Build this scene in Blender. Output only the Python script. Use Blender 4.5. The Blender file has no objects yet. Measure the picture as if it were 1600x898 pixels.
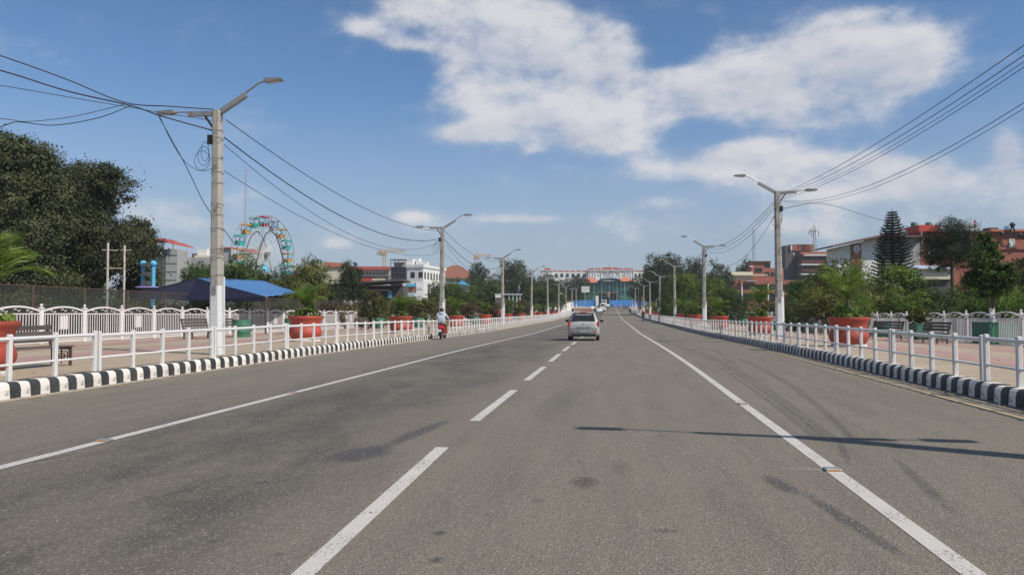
import bpy, bmesh, math, random
import numpy as np
from mathutils import Vector, Matrix
R = math.radians
random.seed(7)
C = bpy.context.scene.collection
# ------------------------------------------------------------------ camera
TH, FP, HZ, EYE = R(7.74), 1200.0, 485.0, 1.45
cam = bpy.data.cameras.new('camera'); co = bpy.data.objects.new('camera', cam); C.objects.link(co)
cam.sensor_width = 36; cam.lens = 36 * FP / 1600; cam.clip_start = .05; cam.clip_end = 9000
co.location = (0, 0, EYE); co.rotation_euler = (R(90) + math.atan(36 / FP), 0, TH)
bpy.context.scene.camera = co
# ------------------------------------------------------------------ light
vs = bpy.context.scene.view_settings
vs.view_transform = 'Standard'; vs.look = 'None'; vs.gamma = 1; vs.use_curve_mapping = False
vs.exposure = 0.0
SUN_EL = R(48.5); SUN_AZ = math.atan2(.90, -.43)      # azimuth from +Y towards +X
sl = bpy.data.lights.new('sun', 'SUN'); so = bpy.data.objects.new('sun', sl); C.objects.link(so)
sl.energy = 4.6; sl.angle = R(.5); sl.color = (1, .93, .83)
sd = Vector((math.sin(SUN_AZ) * math.cos(SUN_EL), math.cos(SUN_AZ) * math.cos(SUN_EL), math.sin(SUN_EL)))
so.rotation_euler = (-sd).to_track_quat('-Z', 'Y').to_euler()
so.location = (60, -30, 80)


class NT:
    """small node tree writer"""
    def __init__(s, nt): s.nt = nt
    def n(s, t, **k):
        x = s.nt.nodes.new(t)
        for a, v in k.items(): setattr(x, a, v)
        return x
    def put(s, sock, v):
        if hasattr(v, 'links') or isinstance(v, bpy.types.NodeSocket): s.nt.links.new(v, sock)
        elif v is not None: sock.default_value = v
    def m(s, op, a, b=None, c=None, clamp=False):
        x = s.n('ShaderNodeMath', operation=op); x.use_clamp = clamp
        s.put(x.inputs[0], a)
        if b is not None: s.put(x.inputs[1], b)
        if c is not None: s.put(x.inputs[2], c)
        return x.outputs[0]
    def ss(s, v, lo, hi):
        x = s.n('ShaderNodeMapRange', interpolation_type='SMOOTHSTEP')
        s.put(x.inputs[0], v); s.put(x.inputs[1], lo); s.put(x.inputs[2], hi); return x.outputs[0]
    def mix(s, f, a, b, blend='MIX'):
        x = s.n('ShaderNodeMix', data_type='RGBA', blend_type=blend)
        s.put(x.inputs[0], f)
        s.put(x.inputs[6], (*a, 1) if isinstance(a, tuple) and len(a) == 3 else a)
        s.put(x.inputs[7], (*b, 1) if isinstance(b, tuple) and len(b) == 3 else b)
        return x.outputs[2]
    def noise(s, vec, scale, det=4, rough=.55, out=0, dim='3D'):
        x = s.n('ShaderNodeTexNoise', noise_dimensions=dim)
        if vec is not None: s.put(x.inputs['Vector'], vec)
        x.inputs['Scale'].default_value = scale; x.inputs['Detail'].default_value = det; x.inputs['Roughness'].default_value = rough
        return x.outputs[out]
    def comb(s, x_, y_, z_=0.0):
        x = s.n('ShaderNodeCombineXYZ'); s.put(x.inputs[0], x_); s.put(x.inputs[1], y_); s.put(x.inputs[2], z_); return x.outputs[0]


w = bpy.data.worlds.new('World'); bpy.context.scene.world = w; w.use_nodes = True
N = NT(w.node_tree); bg = w.node_tree.nodes['Background']
sky = N.n('ShaderNodeTexSky', sky_type='NISHITA'); sky.sun_disc = False
sky.sun_elevation = SUN_EL; sky.sun_rotation = SUN_AZ
sky.air_density = 1.0; sky.dust_density = 1.4; sky.ozone_density = 1.3; sky.altitude = 1300
tc = N.n('ShaderNodeTexCoord'); sp = N.n('ShaderNodeSeparateXYZ'); N.put(sp.inputs[0], tc.outputs['Generated'])
az = N.m('ARCTAN2', sp.outputs[0], sp.outputs[1]); el = N.m('ARCSINE', sp.outputs[2])
def azel(px, py):
    a = math.atan((px - 800) / FP); return a - TH, math.atan((HZ - py) / FP * math.cos(a))
BL = [  # px, py, half width px, half height px, weight
    (700, 12, 120, 26, .9), (820, 30, 130, 34, 1.0), (940, 55, 80, 22, .8), (1010, 75, 30, 9, .4), (565, 40, 28, 13, .85), (640, 68, 46, 12, .62),
    (770, 108, 100, 34, 1.25), (890, 115, 90, 36, 1.1), (850, 165, 130, 32, 1.25), (950, 185, 60, 24, .8), (740, 208, 66, 12, 1.0), (830, 232, 18, 8, .5),
    (960, 222, 95, 18, 1.05), (1180, 235, 60, 24, .85), (1090, 264, 130, 20, .85),
    (1100, 120, 80, 36, .75), (1220, 90, 110, 34, .95), (1360, 95, 100, 48, 1.0), (1250, 140, 150, 26, .9), (1290, 185, 80, 24, .8), (1440, 80, 50, 30, .5), (1060, 160, 60, 18, .6), (1350, 18, 70, 10, .5), (1030, 150, 50, 30, .7),
    (1330, 262, 70, 26, .95), (1410, 285, 90, 26, .9), (1280, 290, 80, 24, .7), (1590, 262, 40, 40, .7), (1580, 222, 16, 18, .6),
    (1050, 62, 45, 36, -.9), (640, 110, 50, 30, -.7), (1110, 212, 90, 13, -.6), (1500, 120, 40, 60, -.4), (860, 92, 60, 5, -.35), (645, 338, 22, 8, .8), (525, 381, 24, 8, .7), (790, 341, 60, 7, .62), (1030, 316, 46, 12, .6),
    (950, 345, 260, 16, .34), (300, 320, 110, 22, .42), (330, 352, 140, 10, .36), (1420, 345, 240, 26, .36), (1010, 370, 380, 16, .22)]
cov = None
for px, py, sx, sy, wt in BL:
    a, e = azel(px, py)
    dx = N.m('MULTIPLY', N.m('SUBTRACT', az, a), FP / sx); dy = N.m('MULTIPLY', N.m('SUBTRACT', el, e), FP / sy)
    q = N.m('ADD', N.m('MULTIPLY', dx, dx), N.m('MULTIPLY', dy, dy))
    g = N.m('MULTIPLY', N.m('EXPONENT', N.m('MULTIPLY', q, -.8)), wt)
    cov = g if cov is None else N.m('ADD', cov, g)
sc = N.comb(N.m('MULTIPLY', az, 1.0), N.m('MULTIPLY', el, 1.7), 0.0)
up = N.comb(N.m('ADD', N.m('MULTIPLY', az, 1.0), .012), N.m('ADD', N.m('MULTIPLY', el, 1.7), .03), 0.0)
n1 = N.noise(sc, 9.0, 10, .63); n2 = N.noise(up, 9.0, 10, .63)
big = N.noise(tc.outputs['Generated'], 2.2, 3, .5)
front = N.ss(sp.outputs[1], .55, .8)
other = N.m('MULTIPLY', N.ss(big, .5, .72), N.m('SUBTRACT', 1.0, front))
cov = N.m('ADD', N.m('MINIMUM', N.m('MULTIPLY', cov, 1.05), .95), other)
dens = N.m('ADD', cov, N.m('MULTIPLY', N.m('SUBTRACT', n1, .5), 2.3))
mask = N.m('MULTIPLY', N.ss(dens, .15, 1.08), .90)
veil = N.m('MULTIPLY', N.ss(dens, .0, .7), .2)
mask = N.m('MAXIMUM', mask, veil)
lit = N.m('ADD', N.m('MULTIPLY', N.m('SUBTRACT', n1, n2), 3.4), .62, clamp=True)
n3 = N.noise(sc, 4.2, 6, .55); n4 = N.noise(N.comb(N.m('ADD', az, .03), N.m('ADD', N.m('MULTIPLY', el, 1.7), .06), 0.0), 4.2, 6, .55)
lit = N.m('ADD', N.m('MULTIPLY', lit, .6), N.m('ADD', N.m('MULTIPLY', N.m('SUBTRACT', n3, n4), 3.5), .25), clamp=True)
cc = N.mix(lit, (6.0, 6.4, 7.4), (8.8, 8.7, 8.9))
skyc = N.mix(1.0, sky.outputs[0], (.90, 1.19, 1.40), 'MULTIPLY')
hz = N.ss(el, .30, -.01)
skyc = N.mix(N.m('MULTIPLY', hz, .85), skyc, (4.45, 4.95, 5.85))
N.put(bg.inputs[0], N.mix(mask, skyc, cc)); bg.inputs[1].default_value = .085

# ------------------------------------------------------------------ terrain functions
GP = [(-400, 0), (22, 0), (60, -.2), (125, -.2), (155, 0), (182, .15), (212, .45), (252, 1.4), (330, 3), (400, 4), (600, 12), (9000, 13)]
def G(y):
    for (a, p), (b, q) in zip(GP, GP[1:]):
        if y <= b:
            t = (y - a) / (b - a); t = t * t * (3 - 2 * t) if a >= 22 else t
            return p + (q - p) * t
    return GP[-1][1]
def S(y): return -.007 * max(0, y - 20)
def at(px, d):
    l = (px - 800) / FP * d
    return (-d * math.sin(TH) + l * math.cos(TH), d * math.cos(TH) + l * math.sin(TH))
def zt(py, d): return EYE + (HZ - py) / FP * d
def P3(px, py, d): x, y = at(px, d); return Vector((x, y, zt(py, d)))

# ------------------------------------------------------------------ materials
MATS = {}
def mat(name, col, rough=.6, var=.15, vs_=3.0, bump=0.0, bs=60.0, metal=0.0, rnd=0.0, stain=None, spec=.5, tr=0.0, fine=None):
    if name in MATS: return MATS[name]
    m = bpy.data.materials.new(name); m.use_nodes = True; MATS[name] = m
    n = NT(m.node_tree); b = m.node_tree.nodes['Principled BSDF']
    t = n.n('ShaderNodeTexCoord'); v = t.outputs['Object']
    c = n.mix(n.noise(v, vs_, 5, .6), tuple(x * (1 - var) for x in col), tuple(min(1, x * (1 + var)) for x in col))
    if fine:
        c = n.mix(n.m('MULTIPLY', n.ss(n.noise(v, fine[0], 3, .6), .5, .75), fine[1]), c, fine[2])
    if stain:
        f = n.ss(n.noise(v, stain[1], 6, .65), stain[2], stain[2] + .14)
        c = n.mix(n.m('MULTIPLY', f, stain[3]), c, stain[0])
    if rnd:
        oi = n.n('ShaderNodeObjectInfo'); k = n.m('ADD', n.m('MULTIPLY', oi.outputs['Random'], 2 * rnd), 1 - rnd)
        c = n.mix(1.0, c, n.comb(k, k, k), 'MULTIPLY')
    n.put(b.inputs['Base Color'], c); b.inputs['Roughness'].default_value = rough
    b.inputs['Metallic'].default_value = metal; b.inputs['Specular IOR Level'].default_value = spec
    if bump:
        bn = n.n('ShaderNodeBump'); bn.inputs['Strength'].default_value = bump; bn.inputs['Distance'].default_value = .01
        n.put(bn.inputs['Height'], n.noise(v, bs, 4, .6)); n.put(b.inputs['Normal'], bn.outputs[0])
    return m
def leafmat(name, col, col2, scale=.9, tr=.25, dead=0.0):
    if name in MATS: return MATS[name]
    m = bpy.data.materials.new(name); m.use_nodes = True; MATS[name] = m
    n = NT(m.node_tree); nt = m.node_tree; b = nt.nodes['Principled BSDF']; out = nt.nodes['Material Output']
    ge = n.n('ShaderNodeNewGeometry'); v = ge.outputs['Position']
    oi = n.n('ShaderNodeObjectInfo')
    f = n.ss(n.noise(v, scale, 3, .6), .35, .68)
    c = n.mix(f, col, col2)
    fi = n.noise(v, 9.0, 2, .7)
    c = n.mix(1.0, c, n.mix(fi, (.55, .55, .55), (1.5, 1.5, 1.45)), 'MULTIPLY')
    k = n.m('ADD', n.m('MULTIPLY', oi.outputs['Random'], .4), .8)
    c = n.mix(1.0, c, n.comb(k, k, k), 'MULTIPLY')
    if dead: c = n.mix(n.m('MULTIPLY', n.ss(n.noise(v, 1.7, 3, .7), .55, .7), dead), c, (.22, .15, .04))
    n.put(b.inputs['Base Color'], c); b.inputs['Roughness'].default_value = .6; b.inputs['Specular IOR Level'].default_value = .2
    ts = n.n('ShaderNodeBsdfTranslucent'); n.put(ts.inputs[0], n.mix(1.0, c, (1.2, 1.3, .6), 'MULTIPLY'))
    mx = n.n('ShaderNodeMixShader'); mx.inputs[0].default_value = tr
    nt.links.new(b.outputs[0], mx.inputs[1]); nt.links.new(ts.outputs[0], mx.inputs[2]); nt.links.new(mx.outputs[0], out.inputs[0])
    return m
M = {}
M['white'] = mat('white_paint', (.68, .66, .63), .45, .05, 2, stain=((.36, .28, .21), 4, .58, .6), rnd=.06)
M['pinkwhite'] = mat('fence_paint', (.76, .72, .71), .45, .06, 2, stain=((.5, .4, .38), 4, .66, .4))
M['kwhite'] = mat('kerb_white', (.71, .665, .60), .75, .1, 4, .6, 40, rnd=.12, stain=((.25, .21, .17), 5, .52, .75))
M['kblack'] = mat('kerb_black', (.035, .037, .036), .6, .3, 4, .5, 40, rnd=.25, stain=((.25, .23, .2), 6, .6, .55))
M['concrete'] = mat('concrete_pole', (.37, .345, .30), .9, .22, 3, .8, 40, rnd=.1, stain=((.13, .11, .085), 3, .50, .75))
M['poleWhite'] = mat('pole_whitewash', (.66, .67, .66), .8, .1, 3, .5, 40, stain=((.33, .31, .28), 3, .54, .6))
M['galv'] = mat('galvanised', (.36, .35, .33), .5, .2, 4, metal=.5, stain=((.17, .11, .07), 7, .55, .6))
M['lamp'] = mat('lamp_grey', (.22, .22, .22), .5, .1, 5)
M['lens'] = mat('lamp_lens', (.45, .45, .42), .2, .05, 5)
M['black'] = mat('black_rubber', (.015, .015, .016), .5, .2, 5)
M['pot'] = mat('terracotta_paint', (.40, .062, .038), .55, .08, 2, .2, 30, stain=((.26, .075, .05), 3, .50, .5), rnd=.12, fine=(7, .2, (.45, .25, .20)))
M['soil'] = mat('soil', (.07, .05, .035), .95, .3, 5, .6, 30)
M['stone'] = mat('whitewashed_stone', (.55, .52, .47), .9, .15, 8, 1, 30, stain=((.2, .17, .13), 6, .55, .7))
M['wood'] = mat('weathered_wood', (.10, .085, .075), .8, .3, 12, .5, 50, rnd=.2)
M['iron'] = mat('rusty_iron', (.09, .055, .04), .8, .3, 6, .3, 50)
M['green'] = mat('green_drum', (.045, .15, .095), .6, .25, 4, .2, 30, rnd=.15, stain=((.12, .2, .16), 6, .6, .5))
M['brick'] = mat('brick_wall', (.33, .115, .075), .85, .12, .6, stain=((.2, .08, .06), 1.1, .6, .5))
M['redwall'] = mat('red_wall', (.50, .06, .045), .8, .1, .5)
M['bwhite'] = mat('plaster_white', (.72, .71, .68), .85, .08, .3, stain=((.45, .43, .4), .5, .6, .5))
M['bcream'] = mat('plaster_cream', (.62, .55, .42), .85, .1, .4, stain=((.35, .3, .25), .8, .6, .5))
M['bgrey'] = mat('plaster_grey', (.36, .35, .34), .9, .12, .5, stain=((.2, .19, .18), .7, .6, .5))
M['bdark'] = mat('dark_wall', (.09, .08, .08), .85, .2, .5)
M['redroof'] = mat('red_roof', (.42, .09, .07), .75, .15, 1, stain=((.28, .1, .08), 1, .6, .5))
M['oranger'] = mat('orange_roof', (.47, .17, .10), .8, .15, 1)
M['brownroof'] = mat('brown_roof', (.16, .085, .07), .7, .15, 1)
M['metalroof'] = mat('metal_roof', (.42, .47, .52), .5, .1, 1)
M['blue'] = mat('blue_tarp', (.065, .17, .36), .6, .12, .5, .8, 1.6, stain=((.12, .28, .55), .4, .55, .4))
M['navy'] = mat('navy_and_tarp_shade', (.005, .008, .028), .7, .2, .7)  # navy cloth; on the tent it is blue tarp with shade coloured in
M['hoard'] = mat('blue_hoarding', (.05, .24, .60), .6, .12, .7, rnd=.12)
M['rideblue'] = mat('ride_blue', (.10, .42, .65), .5, .1, 1)
M['purple'] = mat('ride_purple', (.35, .28, .55), .5, .1, 1); M['lilac'] = mat('plaster_lilac', (.55, .50, .56), .8, .1, .5); M['oldcream'] = mat('rusty_cream_paint', (.55, .50, .42), .6, .1, 2, stain=((.3, .15, .08), 3, .52, .7))
M['net'] = mat('green_netting', (.04, .20, .16), .8, .3, .4, stain=((.10, .28, .24), .6, .5, .6))
M['glass'] = mat('window_glass', (.022, .027, .03), .12, .3, 1, spec=.35)
M['silver'] = mat('silver_paint', (.40, .40, .38), .42, .04, 2, metal=.08, stain=((.30, .28, .25), 3, .5, .5))
M['carwhite'] = mat('car_white', (.75, .75, .74), .3, .03, 2)
M['red'] = mat('red_paint', (.45, .02, .025), .3, .1, 2)
M['taillight'] = mat('tail_light', (.5, .03, .05), .15, .1, 2)
M['plate'] = mat('number_plate', (.75, .74, .72), .5, .03, 2)
M['chrome'] = mat('chrome', (.6, .6, .6), .2, .03, 2, metal=1)
M['skin'] = mat('skin', (.32, .17, .11), .6, .08, 5)
M['hair'] = mat('hair', (.015, .012, .01), .6, .2, 5)
M['hoodie'] = mat('hoodie_grey', (.50, .53, .60), .9, .08, 6)
M['denim'] = mat('denim', (.05, .06, .10), .9, .15, 6)
M['tan'] = mat('tan_cloth', (.30, .22, .14), .9, .1, 6)
M['redcloth'] = mat('red_cloth', (.42, .05, .05), .9, .1, 6)
M['bluecloth'] = mat('blue_cloth', (.10, .15, .30), .9, .1, 6)
M['helmet'] = mat('helmet', (.045, .015, .015), .25, .2, 6)
M['orange'] = mat('gondola_orange', (.62, .25, .06), .5, .1, 2)
M['teal'] = mat('gondola_teal', (.04, .38, .36), .5, .1, 2)
M['mint'] = mat('gondola_green', (.05, .40, .24), .5, .1, 2)
M['crimson'] = mat('gondola_red', (.45, .04, .07), .5, .1, 2)
M['violet'] = mat('gondola_violet', (.40, .33, .55), .5, .1, 2)
M['crane'] = mat('crane_yellow', (.55, .36, .16), .6, .1, .3)
M['steel'] = mat('lattice_steel', (.30, .30, .32), .6, .1, .5)
M['cable'] = mat('cable_black', (.018, .018, .02), .6, .2, 1)
M['sign'] = mat('sign_white', (.68, .67, .66), .6, .04, 1)
M['bark'] = mat('bark', (.10, .075, .055), .9, .3, 3, .6, 12)
M['limebark'] = mat('limewashed_bark', (.62, .60, .58), .9, .1, 6, .5, 20)
M['palmtrunk'] = mat('palm_trunk', (.12, .09, .06), .95, .3, 9, .7, 30)
M['frond'] = leafmat('frond_green', (.065, .13, .022), (.19, .26, .06), 2.0, .35, .12)
M['dkleaf'] = leafmat('leaf_dark', (.030, .046, .018), (.070, .088, .034), .45, .2)
M['mdleaf'] = leafmat('leaf_mid', (.038, .075, .018), (.085, .13, .032), .5, .25)
M['brleaf'] = leafmat('leaf_bright', (.07, .125, .022), (.17, .23, .05), .5, .3)
M['olleaf'] = leafmat('leaf_olive', (.07, .085, .025), (.18, .18, .05), .45, .25, .5)
M['gyleaf'] = leafmat('leaf_grey', (.040, .050, .022), (.115, .120, .058), .7, .2)
M['pineleaf'] = leafmat('pine_needles', (.018, .036, .018), (.040, .065, .030), .6, .1)
M['brown'] = leafmat('dry_brown_hedge', (.07, .055, .028), (.13, .095, .045), .6, .15, .2)
M['grass'] = mat('field_grass', (.07, .085, .03), .95, .35, .15, stain=((.16, .13, .08), .06, .5, .6))

def meshmat():
    m = bpy.data.materials.new('wire_mesh'); m.use_nodes = True; n = NT(m.node_tree); nt = m.node_tree
    b = nt.nodes['Principled BSDF']; b.inputs['Base Color'].default_value = (.05, .05, .045, 1); b.inputs['Roughness'].default_value = .7
    t = n.n('ShaderNodeBsdfTransparent'); x = n.n('ShaderNodeMixShader'); x.inputs[0].default_value = .48
    nt.links.new(t.outputs[0], x.inputs[1]); nt.links.new(b.outputs[0], x.inputs[2]); nt.links.new(x.outputs[0], nt.nodes['Material Output'].inputs[0])
    return m
M['mesh'] = meshmat()

def roadmat():
    m = bpy.data.materials.new('asphalt'); m.use_nodes = True; n = NT(m.node_tree); b = m.node_tree.nodes['Principled BSDF']
    ge = n.n('ShaderNodeNewGeometry'); p = ge.outputs['Position']; s_ = n.n('ShaderNodeSeparateXYZ'); n.put(s_.inputs[0], p)
    X, Y = s_.outputs[0], s_.outputs[1]
    c = n.mix(n.noise(p, .35, 6, .6), (.162, .140, .106), (.212, .184, .142))
    # streaks along the lane
    st = n.noise(n.comb(n.m('MULTIPLY', X, 2.0), n.m('MULTIPLY', Y, .22), 0.0), 1.2, 7, .72)
    c = n.mix(n.m('MULTIPLY', n.ss(st, .40, .70), .5), c, (.115, .103, .088))
    # oily darker left lanes
    lane = n.m('MULTIPLY', n.ss(X, -7.2, -4.6), n.ss(X, -1.7, -3.2))
    o = n.m('MULTIPLY', lane, n.m('ADD', .38, n.m('MULTIPLY', n.ss(n.noise(n.comb(X, n.m('MULTIPLY', Y, .5), 2.0), .7, 8, .72), .38, .60), .62)))
    c = n.mix(n.m('MULTIPLY', o, .75), c, (.052, .048, .042))
    # stains with a shape of their own: x, y, rx, ry, angle, strength, colour
    wob = n.noise(p, 3.5, 5, .7)
    SP = [(-2.58, 7.55, .28, .5, .25, .95, 0), (-2.35, 8.9, .12, 1.2, .12, .8, 0), (-1.15, 4.95, .055, .055, 0, .85, 0), (-1.05, 4.42, .055, .05, 0, .85, 0),
          (-.27, 6.55, .12, .24, 0, .75, 1), (.05, 7.2, .10, .35, 0, .25, 1), (1.35, 6.7, .10, .35, -.15, .85, 0), (1.58, 5.6, .07, .85, -.12, .8, 0),
          (2.3, 8.3, .05, .8, .2, .55, 0), (2.55, 7.0, .06, 1.2, .15, .55, 0), (2.9, 5.6, .06, 1.2, .22, .35, 0), 
          (3.3, 24, .10, 6, .06, .25, 0), (4.5, 24, .07, 4, -.14, .25, 0), (-3.0, 6.2, .08, .05, 0, .7, 0), (-3.6, 5.6, .07, .04, 0, .6, 0),
          (-4.6, 9.6, .2, .1, 0, .6, 0), (-5.5, 6.9, .05, .35, .2, .6, 0), (-4.9, 11.5, .12, 1.6, .5, .4, 0), (-.9, 12, .25, 2.5, 0, .3, 0), (-3.4, 12, .35, 3, 0, .35, 0), (.3, 5.2, .09, .05, 0, .55, 0), (-.6, 5.9, .05, .06, 0, .45, 0)]
    for x, y, rx, ry, a, k, brown in SP:
        dx = n.m('SUBTRACT', X, x); dy = n.m('SUBTRACT', Y, y); ca, sa = math.cos(a), math.sin(a)
        u = n.m('DIVIDE', n.m('ADD', n.m('MULTIPLY', dx, ca), n.m('MULTIPLY', dy, -sa)), rx)
        v = n.m('DIVIDE', n.m('ADD', n.m('MULTIPLY', dx, sa), n.m('MULTIPLY', dy, ca)), ry)
        q = n.m('ADD', n.m('ADD', n.m('MULTIPLY', u, u), n.m('MULTIPLY', v, v)), n.m('MULTIPLY', n.m('SUBTRACT', wob, .5), 1.8))
        c = n.mix(n.m('MULTIPLY', n.ss(q, 1.5, .1), k), c, (.075, .062, .045) if brown else (.062, .062, .062))
    # cross joints, dust near the kerbs
    dust = n.m('MAXIMUM', n.ss(X, -8.6, -9.9), n.ss(X, 4.9, 6.0))
    c = n.mix(n.m('MULTIPLY', dust, n.m('MULTIPLY', n.ss(n.noise(p, 1.3, 5, .7), .35, .65), .5)), c, (.32, .28, .23))
    vs2 = n.n('ShaderNodeTexVoronoi'); n.put(vs2.inputs['Vector'], p); vs2.inputs['Scale'].default_value = 1.7; vs2.inputs['Randomness'].default_value = 1
    cs2 = n.n('ShaderNodeSeparateColor'); n.put(cs2.inputs[0], vs2.outputs['Color'])
    rad = n.m('MULTIPLY', cs2.outputs[0], .10)
    dd = n.m('ADD', vs2.outputs['Distance'], n.m('MULTIPLY', n.m('SUBTRACT', n.noise(p, 14, 3, .6), .5), .10))
    c = n.mix(n.m('MULTIPLY', n.ss(n.m('SUBTRACT', dd, rad), .015, -.015), .5), c, (.07, .064, .055))
    # wandering hairline cracks
    vc = n.n('ShaderNodeTexVoronoi', feature='DISTANCE_TO_EDGE'); vc.inputs['Scale'].default_value = .33
    wv = n.n('ShaderNodeVectorMath', operation='ADD'); n.put(wv.inputs[0], p); wn = n.n('ShaderNodeTexNoise'); n.put(wn.inputs['Vector'], p); wn.inputs['Scale'].default_value = 1.5; wn.inputs['Detail'].default_value = 5
    n.put(wv.inputs[1], wn.outputs['Color']); n.put(vc.inputs['Vector'], wv.outputs[0])
    c = n.mix(n.m('MULTIPLY', n.m('MULTIPLY', n.ss(vc.outputs['Distance'], .006, .001), n.ss(n.noise(p, .25, 3, .5), .50, .62)), .55), c, (.06, .055, .05))
    # aggregate
    vo = n.n('ShaderNodeTexVoronoi'); n.put(vo.inputs['Vector'], p); vo.inputs['Scale'].default_value = 72
    g = n.n('ShaderNodeSeparateColor'); n.put(g.inputs[0], vo.outputs['Color'])
    c = n.mix(n.m('MULTIPLY', n.ss(g.outputs[0], .78, .99), .5), c, (.33, .30, .26))
    c = n.mix(n.m('MULTIPLY', n.ss(g.outputs[1], .68, .98), .45), c, (.075, .068, .06))
    sp2 = n.noise(p, 12, 5, .8)
    c = n.mix(n.m('MULTIPLY', n.ss(sp2, .62, .75), .35), c, (.08, .075, .07))
    n.put(b.inputs['Base Color'], c); b.inputs['Roughness'].default_value = .82; b.inputs['Specular IOR Level'].default_value = .3
    bn = n.n('ShaderNodeBump'); bn.inputs['Strength'].default_value = .9; bn.inputs['Distance'].default_value = .006
    n.put(bn.inputs['Height'], n.m('ADD', vo.outputs['Distance'], n.noise(p, 25, 4, .6))); n.put(b.inputs['Normal'], bn.outputs[0])
    return m
M['road'] = roadmat()
def paintmat(name, col, wear):
    m = bpy.data.materials.new(name); m.use_nodes = True; n = NT(m.node_tree); nt = m.node_tree; b = nt.nodes['Principled BSDF']
    ge = n.n('ShaderNodeNewGeometry'); p = ge.outputs['Position']
    c = n.mix(n.noise(p, 2.0, 5, .6), tuple(x * .82 for x in col), col)
    c = n.mix(n.m('MULTIPLY', n.ss(n.noise(p, 45, 4, .7), .5, .7), .35), c, (.3, .28, .26))
    n.put(b.inputs['Base Color'], c); b.inputs['Roughness'].default_value = .7
    t = n.n('ShaderNodeBsdfTransparent'); x = n.n('ShaderNodeMixShader')
    f = n.m('ADD', n.m('MULTIPLY', n.noise(p, 38, 5, .75), .7), n.m('MULTIPLY', n.noise(p, 1.6, 3, .6), .3))
    n.put(x.inputs[0], n.ss(f, wear + .03, wear - .03))
    nt.links.new(t.outputs[0], x.inputs[1]); nt.links.new(b.outputs[0], x.inputs[2]); nt.links.new(x.outputs[0], nt.nodes['Material Output'].inputs[0])
    return m
M['line'] = paintmat('lane_paint', (.56, .53, .48), .585)
M['yline'] = paintmat('yellow_edge_paint', (.58, .42, .21), .66)
M['yfaint'] = paintmat('faded_yellow_paint', (.36, .29, .17), .50)
def pavemat(name, c1, c2, joint):
    m = bpy.data.materials.new(name); m.use_nodes = True; n = NT(m.node_tree); b = m.node_tree.nodes['Principled BSDF']
    ge = n.n('ShaderNodeNewGeometry'); p = ge.outputs['Position']
    c = n.mix(n.noise(p, .6, 6, .65), c1, c2)
    br = n.n('ShaderNodeTexBrick'); n.put(br.inputs['Vector'], p); br.inputs['Scale'].default_value = 1.0
    br.inputs['Brick Width'].default_value = .6; br.inputs['Row Height'].default_value = .6; br.inputs['Mortar Size'].default_value = .012; br.offset = 0
    br.inputs['Color1'].default_value = (1, 1, 1, 1); br.inputs['Color2'].default_value = (.88, .88, .88, 1); br.inputs['Mortar'].default_value = (joint, joint, joint, 1)
    c = n.mix(1.0, c, br.outputs[0], 'MULTIPLY')
    c = n.mix(n.m('MULTIPLY', n.ss(n.noise(p, 2.5, 6, .7), .52, .72), .45), c, (.22, .19, .16))
    n.put(b.inputs['Base Color'], c); b.inputs['Roughness'].default_value = .88
    bn = n.n('ShaderNodeBump'); bn.inputs['Strength'].default_value = .5; bn.inputs['Distance'].default_value = .01
    n.put(bn.inputs['Height'], n.noise(p, 18, 5, .6)); n.put(b.inputs['Normal'], bn.outputs[0])
    return m
M['pave'] = pavemat('paving_tan', (.35, .275, .19), (.44, .35, .25), .7)
M['pavep'] = pavemat('paving_pink', (.36, .22, .18), (.43, .27, .23), .7)
M['gutter'] = pavemat('gutter_concrete', (.36, .31, .25), (.46, .41, .34), .85)

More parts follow.
